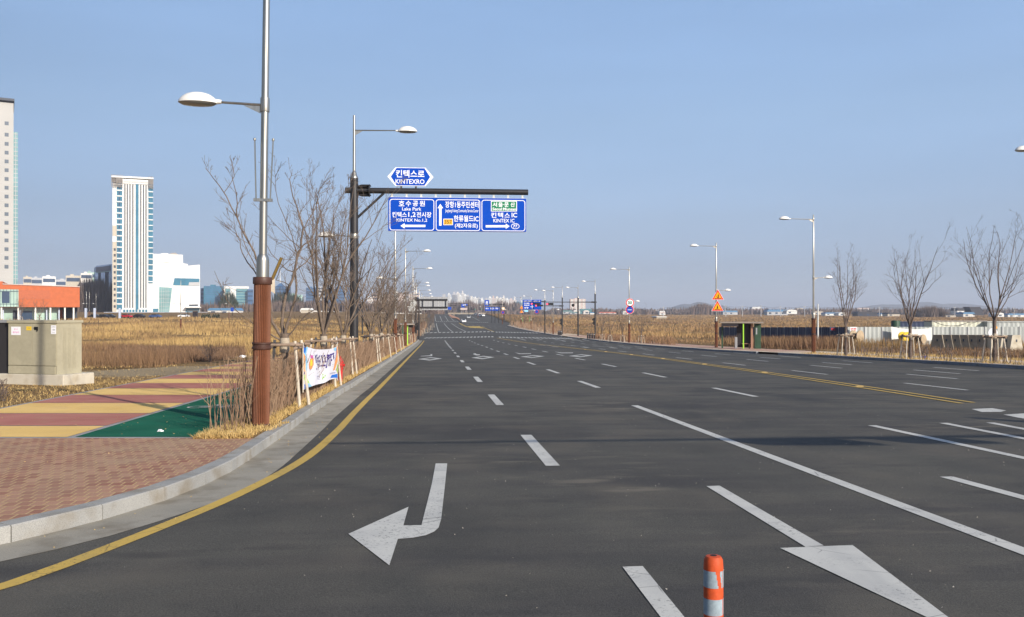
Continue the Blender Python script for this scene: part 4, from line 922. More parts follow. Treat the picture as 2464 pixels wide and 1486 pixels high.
for px, Y, lb in ((1017, 330, 'tiny far lime framed shelter on the left beyond the crosswalk'), (1266, 385, 'tiny far green framed shelter on the right in front of the reeds')):
    x, y, z = gp(px, Y, .1); t = thing('bus_shelter', lb, 'bus shelter', (x, y, z), TH, 'bus shelters')
    for k in (-1, 1):
        mb = MB(); mb.box(k * 1.5 - .1, -.1, 0, k * 1.5 + .1, .1, 2.4); mb.build('post', 'limedull', t)
    mb = MB(); mb.box(-1.7, -.5, 2.42, 1.7, .8, 2.55); mb.build('roof', 'shelterdark', t)
# black posts at the kerb
for grp_i, (p0, p1, Y0, n, lb) in enumerate(((1414, 1430, 158, 5, 'waist-high black post by the near right crosswalk landing'), (1343, 1351, 195, 4, 'waist-high black post by the far right crosswalk landing'))):
    proto = None
    for k in range(n):
        px = p0 + (p1 - p0) * k / (n - 1); loc = gp(px, Y0 - k * .35, .15)
        l2 = lb + ', %s from the left' % ORD[k]
        if proto is None:
            proto = thing('bollard', l2, 'bollard', loc, 0, 'black posts at the crossings')
            mb = MB(); mb.lathe([(.11, 0), (.10, .9), (.07, .98), (0, 1.0)], 12); mb.build('post', 'black', proto, sm=True)
            mb = MB(); mb.lathe([(.103, .7), (.103, .78)], 12); mb.build('band', 'greylight', proto)
        else: copy_tree(proto, l2, loc)

# ---------------------------------------------------------------- utility cabinet
bxm = Matrix.Rotation(math.radians(-15.6), 4, 'Z')
cbx = thing('utility_cabinet', 'large beige utility cabinet with two doors on a concrete plinth beside the footpath', 'cabinet', (-13.80, 27.90, G(-13.8, 27.9) + .02), math.radians(-15.6))
mb = MB(); mb.bbox(-2.5, 0, -.1, .02, 1.35, .42, .015); mb.build('plinth', 'concrete', cbx)
mb = MB(); mb.box(-2.10, .07, .42, -.27, 1.12, 2.02); mb.build('housing', 'box', cbx)
mb = MB(); mb.box(-2.13, .02, 2.02, -.24, 1.16, 2.10); mb.build('lid', 'box', cbx)
for a, b in ((-2.09, -1.19), (-1.18, -.29)):
    mb = MB(); mb.box(a, .045, .70, b, .069, 2.0); d = mb.build('door', 'box', cbx)
    if a > -1.5:
        mb = MB(); mb.box(-1.10, .035, 1.80, -.96, .044, 1.90); mb.box(-1.09, .01, 1.86, -.97, .034, 1.88); mb.box(-.985, .01, 1.76, -.965, .034, 1.86); mb.build('handle', 'blackmatt', d)
mb = MB(); mb.box(-2.10, .052, .44, -.33, .068, .67); mb.build('lower_panel', 'box', cbx)
mb = MB()
for k in range(3):
    for j in range(34): mb.box(-.268, .32 + k * .2, .62 + j * .037, -.262, .46 + k * .2, .635 + j * .037)
mb.build('vent', 'box', cbx)
def sticker(x0, x1, z0, z1, mn, txts=()):
    mb = MB(); mb.box(x0, .041, z0, x1, .0445, z1); o = mb.build('label_plate', mn, cbx)
    for s, a, b, c, d, tm in txts:
        mb = MB(); put_text(mb, s, a, b, c, d, .0395, .02); mb.build('lettering', tm, o)
sticker(-1.98, -1.62, 1.64, 1.90, 'signwhite', (('경 고', -1.87, -1.73, 1.80, 1.845, 'b_pink'), ('접근금지', -1.92, -1.68, 1.70, 1.75, 'b_pink')))
sticker(-1.40, -1.21, 1.79, 1.91, 'yplastic', (('주의', -1.35, -1.26, 1.83, 1.87, 'shroof'),))
sticker(-.47, -.28, 1.68, 1.95, 'signwhite', (('102', -.41, -.32, 1.79, 1.83, 'blackmatt'), ('고장신고', -.45, -.30, 1.88, 1.92, 'grey'), ('안내', -.42, -.33, 1.71, 1.74, 'grey')))
db = thing('utility_cabinet', 'dark cabinet whose edge shows behind the left side of the beige cabinet', 'cabinet', tuple(Matrix.Translation((-13.80, 27.90, G(-13.8, 27.9) + .02)) @ bxm @ Vector((-3.3, .2, .4))), math.radians(-15.6))
mb = MB(); mb.box(0, 0, 0, 1.16, .8, 1.62); mb.build('housing', 'boxdark', db); mb = MB(); mb.box(-.03, -.03, 1.62, 1.17, .83, 1.70); mb.build('lid', 'grey', db); mb = MB(); mb.box(-.05, -.05, -.4, 1.0, .85, 0); mb.build('plinth', 'concrete', db)

# ---------------------------------------------------------------- hydrant
hy = thing('fire_hydrant', 'red fire hydrant in the grass right behind the banner', 'hydrant', gp(818.5, 29.2), 0)
mb = MB(); mb.lathe([(.09, 0), (.09, .02), (.072, .03), (.085, .42), (.105, .43), (.105, .46), (.095, .47), (.098, .62), (.12, .63), (.12, .66), (.09, .68), (.07, .76), (.03, .8), (.03, .84), (0, .84)], 20); mb.build('body', 'red', hy, sm=True)
mb = MB(); mb.tube([(-.15, 0, .55), (.15, 0, .55)], .045, 12); mb.tube([(0, -.16, .54), (0, 0, .54)], .055, 12); mb.build('outlet_cap', 'red', hy, sm=True)

# ---------------------------------------------------------------- orange bollard in front
bo = thing('delineator_post', 'orange plastic delineator post with two scuffed reflective bands in the foreground', 'bollard', (.811, 3.66, G(.8, 3.66)), 0)
mb = MB(); mb.lathe([(.10, 0), (.10, .012), (.055, .03), (.0392, .05), (.0392, .86), (.037, .89), (.030, .902), (.014, .905)], 32); mb.build('tube', 'orange', bo, sm=True)
mb = MB(); mb.lathe([(.014, .9047), (.014, .9055)], 12); mb.build('cap_hole', 'blackmatt', bo)
def band(z0, z1, gaps):
    mb = MB(); n = 64; r = .0396
    for j in range(n):
        a0, a1 = 2 * math.pi * j / n, 2 * math.pi * (j + 1) / n; am = math.degrees((a0 + a1) / 2)
        for i in range(6):
            zz0, zz1 = z0 + (z1 - z0) * i / 6, z0 + (z1 - z0) * (i + 1) / 6
            if any(g0 + sl * i < am < g1 + sl * i for g0, g1, sl in gaps): continue
            mb.add([(r * math.cos(a), r * math.sin(a), z) for a, z in ((a0, zz0), (a1, zz0), (a1, zz1), (a0, zz1))], [(0, 1, 2, 3)])
    mb.build('reflective_band', 'reflect', bo)
band(.782, .849, [(286, 312, -3), (318, 326, 0)]); band(.672, .737, [(322, 332, 0)]); band(.55, .61, [(250, 256, 0)])

# ---------------------------------------------------------------- banner
ub = -2.91
pa, pb = W(ub, 20.5), W(ub, 27.6)
L = math.dist(pa, pb); rz = math.atan2(pb[1] - pa[1], pb[0] - pa[0])
zb = G(*pa) + .15; sl = (G(*pb) - G(*pa) - .13) / L
ban = thing('banner', 'white cloth banner with bright coloured corners and purple lettering tied along the hedge', 'banner', (pa[0], pa[1], zb), rz)
H0, H1 = .345, 1.35
def bpt(s, t, off=0):
    """cloth: s along 0..1, t up 0..1"""
    top = H1 - .10 * math.sin(math.pi * s) ** .8 - .02; bot = H0 + .05 * math.sin(math.pi * s * 1.0) - .10 * s * (1 - s) + .02 * math.sin(9 * s)
    z = bot + (top - bot) * t + sl * s * L
    y = -(.05 * math.sin(s * 7 + t * 2) * math.sin(math.pi * s) + .035 * math.sin(s * 13 - t * 3) * (1 - t) * math.sin(math.pi * s)) - off
    return (s * L, y, z)
def patch(pts, mn, off, nm='print', k=1):
    """polygon in cloth coordinates, cut into a fine grid"""
    bm = bmesh.new(); bm.faces.new([bm.verts.new((s, t, 0)) for s, t in pts])
    for ax, st in ((0, .025), (1, .08)):
        for q in np.arange(st, 1, st):
            co = [0, 0, 0]; co[ax] = q; no = [0, 0, 0]; no[ax] = 1
            bmesh.ops.bisect_plane(bm, geom=bm.verts[:] + bm.edges[:] + bm.faces[:], plane_co=co, plane_no=no)
    bm.verts.ensure_lookup_table()
    for i, v in enumerate(bm.verts): v.index = i
    V = [bpt(v.co.x, v.co.y, off) for v in bm.verts]; Fc = [[v.index for v in f.verts] for f in bm.faces]; bm.free()
    mb = MB(); mb.add(V, Fc); return mb
patch([(0, 0), (1, 0), (1, 1), (0, 1)], 0, 0).build('cloth', 'cloth', ban, sm='all')
def Bq(X, Y):
    """enlargement pixel -> cloth coordinates (the far end looks narrower)"""
    s = (X - 90) / (1120 - 90); zt = 98 + 55 * math.sin(math.pi * s) ** .8; zb_ = 1395 + (1105 - 1395) * s
    t = 1 - (Y - zt) / (zb_ - zt); q = s * 20.24 / (20.24 * s + 27.3 * (1 - s))
    return (q, min(.995, max(.005, t)))
off = .003
for mn, pts in (('b_sky', [(90, 100), (215, 130), (160, 330), (200, 560), (185, 860), (110, 640), (90, 300)]), ('b_blue', [(90, 100), (135, 105), (160, 190), (130, 330), (90, 290)]), ('b_orange', [(92, 310), (135, 400), (165, 870), (100, 860)]),
                ('b_purple', [(100, 862), (160, 880), (155, 960), (100, 940)]), ('b_green', [(104, 960), (155, 980), (240, 1240), (170, 1190), (105, 1100)]), ('b_sky', [(110, 1130), (200, 1230), (245, 1250), (290, 1340), (240, 1370)]), ('b_blue', [(112, 1230), (235, 1372), (115, 1385)]),
                ('b_sky', [(965, 140), (1075, 112), (1050, 230), (1010, 240)]), ('b_orange', [(1085, 112), (1118, 108), (1112, 560), (1030, 850), (985, 865), (1060, 300)]), ('b_blue', [(1060, 230), (1075, 130), (1072, 330), (1030, 540)]), ('b_green', [(1105, 640), (1118, 700), (1112, 960), (1080, 850)]),
                ('b_blue', [(930, 1100), (960, 1010), (1110, 960), (1112, 1090)]), ('b_pink', [(275, 430), (290, 360), (365, 360), (378, 450), (330, 460)]), ('b_orange', [(230, 640), (275, 470), (378, 455), (360, 650), (290, 810), (240, 800)]), ('b_yellow', [(270, 530), (300, 480), (330, 560), (310, 690), (265, 700)])):
    off += .0004; patch([Bq(*p) for p in pts], mn, off).build('print', mn, ban)
mb = MB()
def cell(x, y, w=26, h=44):
    s0, t0 = Bq(x - w / 2, y - h / 2); s1, t1 = Bq(x + w / 2, y + h / 2); mb.add([bpt(s0, t0, .012), bpt(s1, t0, .012), bpt(s1, t1, .012), bpt(s0, t1, .012)], [(0, 1, 2, 3)])
for x, ys in ((465, (380, 420, 500, 560, 780)), (520, (345,)), (540, (435, 530, 640)), (560, (780,)), (583, (720,)), (600, (400, 520, 650)), (622, (360, 515)), (632, (680,)), (657, (545,)), (692, (355, 670)), (735, (540, 660)), (752, (350, 660)), (778, (440, 660)), (788, (545,)), (822, (335, 400)), (850, (350, 450)), (880, (330, 400)), (912, (320, 510)), (940, (310,)), (965, (300, 380)), (805, (720,)), (975, (440,))):
    for y in ys: cell(x, y)
for (x0, y0, x1, y1) in ((450, 330, 480, 600), (520, 360, 545, 640), (600, 380, 610, 640), (700, 380, 730, 540), (770, 370, 790, 560), (850, 350, 865, 700), (900, 340, 890, 700), (955, 330, 985, 500), (690, 665, 790, 650), (620, 690, 640, 665), (830, 340, 810, 740)):
    a, b = Bq(x0, y0), Bq(x1, y1); w = .006; mb.add([bpt(a[0] - w, a[1], .012), bpt(a[0] + w, a[1], .012), bpt(b[0] + w, b[1], .012), bpt(b[0] - w, b[1], .012)], [(0, 1, 2, 3)])
mb.build('lettering', 'b_purple', ban)
mb = MB()
for x in range(470, 640, 22):
    for y in (1005, 1035, 1095): cell(x, y, 13, 16)
for x in range(905, 1050, 20):
    for y in (930, 955): cell(x, y + (905 - x) * .2 + 10, 12, 14)
mb.build('lettering', 'b_grey', ban)
mb = MB()
for x, y in ((720, 950), (715, 1030), (695, 1080), (735, 1040), (770, 990)): cell(x, y, 16, 46)
mb.build('print', 'b_green', ban)
for s in (0, 1):
    mb = MB(); a, b = bpt(s, -.06), bpt(s, 1.06); mb.tube([(a[0], a[1] + .01, a[2]), (b[0], b[1] + .01, b[2])], .016, 8); mb.build('end_stick', 'wood', ban)
mb = MB(); a, b = bpt(0, 1.02), bpt(1, 1.02); mb.tube([a, (a[0] - .15, .05, a[2] + .02)], .006, 5); mb.tube([b, (b[0] + .2, .05, b[2] + .25)], .006, 5); c_ = bpt(1, 0); mb.tube([c_, (c_[0] + .25, 0, c_[2] - .08)], .006, 5); mb.build('cord', 'bollwhite', ban)
# litter
def litter(px, py, z, sz, mn, name, lb):
    x, y = un(px, py, z); rs = random.Random(int(px)); bm = bmesh.new(); bmesh.ops.create_icosphere(bm, subdivisions=2, radius=sz)
    for v in bm.verts: v.co *= rs.uniform(.55, 1.25); v.co.z *= .45
    me = bpy.data.meshes.new(name); bm.to_mesh(me); bm.free(); me.materials.append(M[mn]); o = bpy.data.objects.new(name, me); COL.objects.link(o); o.location = (x, y, G(x, y) + z + sz * .3)
    tag(o, lb, 'litter')
litter(556, 1044, .15, .06, 'tissue', 'crumpled_tissue', 'crumpled white tissue at the foot of the near lamp')
litter(584, 861, .12, .22, 'tissue', 'plastic_bag', 'white bag lying in the weeds behind the footpath')
litter(2222, 863, .16, .22, 'bluebag', 'plastic_bag', 'blue bag lying on the right verge behind the kerb')
litter(386, 1039, .15, .05, 'tissue', 'paper_scrap', 'small pale scrap on the green cycle path')
# ---------------------------------------------------------------- trees
def grow(mb, p, d, L, r, lvl, rs, twigs, maxl=3, up=.12, thin=1.0):
    seg = {0: 7, 1: 6, 2: 4, 3: 3}[min(lvl, 3)]; pts = [p.copy()]; rr = [r]; q = p.copy(); dd = d.copy()
    tipr = max(.0035, r * .22)
    for i in range(seg):
        dd = (dd + Vector((rs.gauss(0, .11), rs.gauss(0, .11), rs.gauss(0, .07) + up * .5))).normalized()
        q = q + dd * (L / seg); pts.append(q.copy()); rr.append(r + (tipr - r) * ((i + 1) / seg) ** .8)
    (mb if lvl == 0 else twigs).tube(pts, rr, (6, 5, 4, 3)[min(lvl, 3)], cap=False)
    if lvl >= maxl: return
    n = {0: 7, 1: 5, 2: 3}[lvl]
    for k in range(max(2, int(n * thin))):
        t = rs.uniform(.22, .97); i = min(seg - 1, int(t * seg)); f = t * seg - i
        b = pts[i].lerp(pts[i + 1], f); ax = (pts[i + 1] - pts[i]).normalized()
        side = ax.cross(Vector((rs.uniform(-1, 1), rs.uniform(-1, 1), rs.uniform(-1, 1)))).normalized()
        a = math.radians(rs.uniform(22, 50)); nd = (ax * math.cos(a) + side * math.sin(a)); nd.z += .12; nd.normalize()
        grow(mb, b, nd, L * rs.uniform(.28, .52) * (1.15 - t * .5), max(.004, rr[i] * .55), lvl + 1, rs, twigs, maxl, up, thin)
def stakes(t, wrap=True, rs=random.Random(1), hz=1.32, wr=.62):
    for k in range(4):
        a = math.pi / 4 + k * math.pi / 2; c, s = math.cos(a), math.sin(a)
        mb = MB(); mb.tube([(wr * c, wr * s, -.05), (.42 * c, .42 * s, hz + .12)], [.036, .032], 8); mb.build('stake', 'wood', t, sm=True)
    for k in range(4):
        a = k * math.pi / 2; c, s = math.cos(a), math.sin(a); dx, dy = -s, c; o = .34
        mb = MB(); zz = hz + (.035 if k % 2 else -.03); mb.tube([(o * c - .48 * dx, o * s - .48 * dy, zz), (o * c + .48 * dx, o * s + .48 * dy, zz)], .034, 8); mb.build('cross_pole', 'wooddark', t, sm=True)
    mb = MB()
    for k in range(4):
        a = math.pi / 4 + k * math.pi / 2; mb.lathe([(.03, -.06), (.055, -.05), (.055, .05), (.03, .06)], 8, (.45 * math.cos(a), .45 * math.sin(a), hz))
    mb.build('rubber_tie', 'tie', t)
def tree(lb, grp, loc, rz, seed, H=5.4, limbs=7, spread=.55, fork=1.6, tr=.085, dark=False, maxl=3, stake=True, manual=None, L0=None, thin=1.0):
    rs = random.Random(seed); t = thing('street_tree', lb, 'tree', loc, rz, grp); bk = 'barkdark' if dark else 'bark'
    mb = MB(); mb.tube([(0, 0, -.1), (0, 0, .05), (.01, 0, .8), (0, .01, fork - .15), (0, 0, fork)], [tr * 1.5, tr * 1.25, tr, tr * 1.05, tr * 1.25], 12); mb.build('trunk', bk, t, sm=True)
    if stake:
        mb = MB(); mb.lathe([(tr * 1.15, 1.18), (tr * 1.3, 1.25), (tr * 1.3, 1.45), (tr * 1.15, 1.5)], 12); mb.build('trunk_wrap', 'burlap', t, sm=True); stakes(t)
    li = MB(); tw = MB()
    if manual: manual(li, tw, rs)
    L = L0 or (H - fork) * 1.08
    for k in range(limbs):
        a = 2 * math.pi * (k + rs.uniform(-.3, .3)) / limbs; e = spread * rs.uniform(.45, 1.1)
        d = Vector((math.cos(a) * e, math.sin(a) * e, 1)).normalized()
        grow(li, Vector((0, 0, fork - .06)), d, L * rs.uniform(.72, 1.0), tr * rs.uniform(.38, .6), 0, rs, tw, maxl, .10, thin)
    li.build('limb', bk, t, sm='all'); o = tw.build('crown', bk, t, sm='all'); return t
# tree 1: limbs traced as they stand in the street
T1Y = 20.0
def T1(mb, tw, rs):
    bx0 = X_(685, T1Y)
    def P(X, Y, dy): px, py = 483.1 + .3252 * X, 362.4 + .3251 * Y; return Vector((X_(px, T1Y) - bx0, dy, Z_(py, T1Y) - T1z))
    for pts, r0, r1, d0, d1 in (
        ([(612, 1400), (560, 1310), (530, 1200), (515, 1060), (480, 930), (425, 760), (340, 600), (310, 510), (240, 360), (150, 230), (100, 160)], .036, .006, 0, -.6),
        ([(310, 510), (325, 420), (305, 250), (308, 110)], .014, .004, -.4, -.8), ([(225, 335), (290, 210), (250, 70)], .009, .004, -.5, -.3),
        ([(515, 1060), (400, 890), (300, 760), (270, 670), (215, 570), (190, 450)], .016, .004, -.2, .5), ([(400, 870), (330, 760), (255, 600), (250, 560)], .011, .004, .1, .6),
        ([(605, 1380), (595, 1290), (600, 1180), (640, 1010), (680, 880), (720, 720), (735, 560), (700, 460), (650, 330), (620, 190), (635, 110)], .042, .005, 0, .5),
        ([(735, 560), (790, 440), (830, 290), (880, 240)], .012, .004, .4, .9), ([(720, 720), (640, 650), (560, 560), (500, 480)], .012, .004, .3, -.1), ([(680, 900), (600, 850), (540, 770), (495, 650)], .013, .004, .2, -.4),
        ([(620, 1370), (640, 1290), (690, 1150), (720, 1040), (715, 920), (735, 760), (830, 680), (880, 570), (910, 480)], .034, .005, 0, -.4), ([(735, 780), (700, 640), (640, 480), (600, 330), (605, 210)], .012, .004, -.2, -.6),
        ([(640, 1380), (700, 1320), (750, 1260), (860, 1180), (900, 1100), (930, 1010)], .016, .005, 0, -.3), ([(600, 1400), (560, 1385), (510, 1350), (440, 1300), (380, 1245), (300, 1190), (230, 1110), (200, 1010), (155, 900)], .020, .004, 0, -.5), ([(205, 1000), (280, 985)], .006, .003, -.4, -.4),
        ([(690, 880), (760, 820), (800, 700), (790, 560), (740, 420), (730, 170)], .014, .004, .2, .7), ([(650, 1000), (560, 960), (600, 880), (720, 770), (760, 640), (770, 480)], .010, .004, .1, -.6)):
        n = len(pts); V = [P(x, y, d0 + (d1 - d0) * i / (n - 1)) for i, (x, y) in enumerate(pts)]
        W2 = []
        for i in range(n - 1):
            W2.append(V[i]); W2.append((V[i] + V[i + 1]) / 2 + Vector((rs.gauss(0, .015), rs.gauss(0, .02), rs.gauss(0, .015))))
        W2.append(V[-1]); m = len(W2); R = [r0 + (r1 - r0) * i / (m - 1) for i in range(m)]
        mb.tube(W2, R, 6, cap=False)
        tot = sum((W2[i + 1] - W2[i]).length for i in range(m - 1))
        for k in range(int(tot * 5)):
            t = rs.uniform(.2, .99) * (m - 1); i = int(t); b = W2[i].lerp(W2[i + 1], t - i); ax = (W2[i + 1] - W2[i]).normalized()
            side = ax.cross(Vector((rs.uniform(-1, 1), rs.uniform(-1, 1), rs.uniform(-1, 1)))).normalized(); nd = (ax + side * rs.uniform(.5, 1.0)).normalized()
            grow(mb, b, nd, rs.uniform(.15, .55), max(.0035, R[i] * .35), 2, rs, tw, 3, .15)
T1z = G(X_(685, T1Y), T1Y) + .15
TL = 'bare street trees staked along the left hedge'; TR = 'bare street trees staked along the right verge'
tree('nearest bare tree, spreading behind the tall near lamp, staked at the banner end', TL, (X_(685, T1Y), T1Y, T1z), 0, 5, limbs=0, manual=T1)
_t2 = tree('second bare tree on the left, rising above the middle of the banner', TL, gp(779, 27.2), 0, 11, H=5.9, limbs=8, spread=.5, fork=1.55)
_t3 = tree('third bare tree on the left, its twigs crossing the black sign mast', TL, gp(826, 33.8), 0, 12, H=5.6, limbs=8, spread=.5, fork=1.5)
_t4 = tree('bare tree right of the black sign mast, first beyond it', TL, gp(893, 47.5), 0, 13, H=6.0, limbs=8, spread=.45, fork=1.5)
for k, (px, Y, src, sc, rz) in enumerate(((917, 56, _t3, 1.02, 1.2), (935, 64.5, _t2, .95, 2.2), (948, 73.5, _t4, .98, 3.9), (957.5, 81.5, _t3, .95, 4.4), (984, 112, _t2, .9, 5.2), (990, 132, _t4, .9, 1.0))):
    copy_tree(src, 'bare staked tree along the left hedge, %s beyond the black sign mast' % ORD[k + 1], gp(px, Y), rz, sc)
_r1 = tree('largest bare tree on the right, staked in front of the concrete blocks', TR, (*un(2393, 873, .16), G(*un(2393, 873, .16)) + .16), 0, 21, H=7.3, limbs=8, spread=.42, fork=2.2, dark=True, thin=.8)
_r2 = tree('middle one of the three staked trees on the right, before the white tarp', TR, (*un(2190, 864, .16), G(*un(2190, 864, .16)) + .16), 0, 22, H=6.6, limbs=7, spread=.42, fork=1.9, dark=True, thin=.8)
_r3 = tree('leftmost of the three bare staked trees on the right, before the white fence end', TR, (*un(2035, 856, .16), G(*un(2035, 856, .16)) + .16), 0, 23, H=6.4, limbs=7, spread=.34, fork=1.8, dark=True, thin=.8)
for k, (px, py, src, sc, rz) in enumerate(((1449, 820, _r3, .66, .5), (1468, 822, _r2, .64, 1.7), (1498, 824, _r3, .66, 2.9), (1543, 827, _r2, .70, 4.0))):
    x, y = un(px, py, .16); copy_tree(src, 'small bare staked tree, %s from the left around the 30 sign' % ORD[k], (x, y, G(x, y) + .16), rz, sc)
for k, px in enumerate((1285, 1293, 1302, 1322, 1262, 1240, 1228)):
    Y = (262, 252, 242, 226, 290, 320, 335)[k]; copy_tree((_r3, _r2)[k % 2], 'faint bare sapling in the far right verge, %s in its row' % ORD[k], gp(px, Y), k * 1.3, .7)
for k, (px, Y, sc) in enumerate(((1019, 215, .8), (1029, 232, .8), (1036, 262, .85), (1042, 300, .9), (1014, 188, .75))):
    copy_tree((_t4, _t2)[k % 2], 'bare tree beyond the left end of the crosswalks, %s in that clump' % ORD[k], gp(px, Y), k * 1.1, sc)
copy_tree(_r1, 'small tree standing on the far brick median', gp(1092, 475, .3), .4, .9)
for k, (px, Y) in enumerate(((95, 262), (50, 275))):
    copy_tree((_t4, _t2)[k % 2], ('thin bare tree before the orange wall' if k == 0 else 'thin bare tree before the glazed left part of the orange building'), gp(px, Y, 0), k * 2.0, 1.15)

# ---------------------------------------------------------------- small vegetation in bulk
rng = np.random.default_rng(7)
Gv = np.vectorize(lambda x, y: G(float(x), float(y)))
def blades(name, X, Y, Z, h, w, lean, mname, label, kind='stuff', cat=None, two=False):
    n = len(X); a = rng.uniform(0, np.pi, n); la = rng.uniform(0, 2 * np.pi, n); ln_ = rng.normal(0, 1, n) * lean * h
    dx, dy = np.cos(a) * w / 2, np.sin(a) * w / 2
    k = 4 if two else 3
    V = np.zeros((n, k, 3)); V[:, 0] = np.stack([X - dx, Y - dy, Z], 1); V[:, 1] = np.stack([X + dx, Y + dy, Z], 1)
    tx_, ty_ = X + np.cos(la) * ln_, Y + np.sin(la) * ln_
    if two:
        V[:, 2] = np.stack([tx_ + dx * .5, ty_ + dy * .5, Z + h], 1); V[:, 3] = np.stack([tx_ - dx * .5, ty_ - dy * .5, Z + h], 1)
    else: V[:, 2] = np.stack([tx_, ty_, Z + h], 1)
    me = bpy.data.meshes.new(name); me.vertices.add(n * k); me.vertices.foreach_set('co', V.reshape(-1))
    me.loops.add(n * k); me.loops.foreach_set('vertex_index', np.arange(n * k, dtype=np.int32))
    me.polygons.add(n); me.polygons.foreach_set('loop_start', np.arange(0, n * k, k, dtype=np.int32)); me.polygons.foreach_set('loop_total', np.full(n, k, dtype=np.int32))
    me.materials.append(M[mname]); me.update(calc_edges=True); o = bpy.data.objects.new(name, me); COL.objects.link(o)
    tag(o, label, cat, kind=kind); return o
def patchy(x, y): return .5 + .5 * np.sin(x * .11 + 1.7 * np.sin(y * .045)) * np.sin(y * .083 + 1.3 * np.sin(x * .06 + 1)) 
def uvn(x, y): return x * CT + y * ST, -x * ST + y * CT
def field(side, n, y0, y1, px0, px1):
    Y = np.exp(rng.uniform(np.log(y0), np.log(y1), n)); px = rng.uniform(px0, px1, n); X = (px - CX) / F * Y; u, v = uvn(X, Y); return X, Y, u
# left reeds
X, Y, u = field(-1, 150000, 34, 330, -420, 1010)
lim = np.where(Y < 60, -10.6 - np.clip(60 - Y, 0, 30) * .25, -10.8)
k = (u < lim) & ~((X < -11.5) & (X > -18) & (Y < 38)); X, Y, u = X[k], Y[k], u[k]
p = patchy(X, Y); PX = X / Y * F + CX; dn = np.clip((Y - 40) / 45, .05, 1) * np.clip(.35 + p, .3, 1.2); dn = np.where((PX > 250) & (PX < 590) & (Y < 88), dn * .25, dn)
k = rng.uniform(0, 1.1, len(X)) < dn; X, Y, p, dn = X[k], Y[k], p[k], dn[k]
h = (.22 + 1.0 * p) * rng.uniform(.5, 1.15, len(X)) * np.clip(dn, .3, 1) * np.clip((Y - 34) / 50, .25, 1); w = np.maximum(.014, Y * .0007)
blades('reeds', X, Y, Gv(X, Y) + .08, h, w, .22, 'reed', 'golden dry reeds covering the left field')
# right reeds
X, Y, u = field(1, 190000, 42, 1250, 1180, 2900)
ru = np.interp(Y, [0, 45, 62, 78, 100, 150, 190, 500], [27.6, 27.4, 26, 24.2, 24.4, 26, 26, 26]) + 6.3
yard = (X > 0) & (Y < 150) & ((X - CX * 0) / Y * F + CX > 1900) & (Y < 118)
k = (u > ru) & ~(yard & (rng.uniform(0, 1, len(X)) > .13)); X, Y, u = X[k], Y[k], u[k]
p = patchy(X * .8 + 40, Y); k = rng.uniform(0, 1, len(X)) < .3 + p; X, Y, p, u = X[k], Y[k], p[k], u[k]
edge = np.clip((u - 31) / 14, 0, 1)
h = (.25 + .95 * p) * rng.uniform(.5, 1.1, len(X)) * (.45 + .55 * edge); w = np.maximum(.02, Y * .0008); h = np.where(Y > 350, h * .8, h)
near_ = rng.uniform(0, 1, len(X)) > edge * 1.2
blades('reeds', X[~near_], Y[~near_], Gv(X, Y)[~near_] + .08, h[~near_], w[~near_], .22, 'reedr', 'golden dry reeds covering the right field')
blades('weeds', X[near_], Y[near_], Gv(X, Y)[near_] + .08, h[near_] * .85, w[near_], .35, 'reedred', 'reddish brown dead weeds along the right sidewalk')
X = rng.uniform(1, 1, 9000); Y = rng.uniform(82, 114, 9000); PX = rng.uniform(1735, 2050, 9000); X = (PX - CX) / F * Y; u = uvn(X, Y)[0]; k = u > 31.5; X, Y, u = X[k], Y[k], u[k]
blades('weeds', X, Y, Gv(X, Y) + .08, rng.uniform(.4, 1.35, len(X)), .07, .3, 'reedred', 'tall reddish weeds in front of the navy fence')
X = rng.uniform(1, 1, 9000); Y = rng.uniform(56, 77, 9000); PX = rng.uniform(2060, 2700, 9000); X = (PX - CX) / F * Y; u = uvn(X, Y)[0]; k = u > 32.5; X, Y, u = X[k], Y[k], u[k]
blades('weeds', X, Y, Gv(X, Y) + .08, rng.uniform(.15, .55, len(X)), .04, .45, 'reedred', 'low reddish weeds in front of the concrete blocks')
# reddish weeds in patches on the left
X, Y, u = field(-1, 60000, 36, 120, -300, 900); c = np.sin(X * .16 + 2) * np.sin(Y * .12 + X * .03)
k = (u < -13) & (c > .15) & (Y > 42); X, Y = X[k], Y[k]; blades('weeds', X, Y, Gv(X, Y) + .08, rng.uniform(.3, .85, len(X)), np.maximum(.014, Y * .0006), .35, 'reedred', 'patches of dark brown dead weeds in the left field')
X, Y, u = field(-1, 26000, 50, 92, 235, 610); PX = X / Y * F + CX; e = np.minimum(np.clip((PX - 235) / 60, 0, 1), np.clip((610 - PX) / 50, 0, 1)); q = np.sin(Y * .2 + PX * .01) * .3 + .7
k = (u < -12) & (rng.uniform(0, 1, len(X)) < e * q); X, Y = X[k], Y[k]; blades('weeds', X, Y, Gv(X, Y) + .08, rng.uniform(.10, .5, len(X)), .045 + 0 * X, .4, 'weeddark', 'broad dark brown band of dead weeds in the left field')
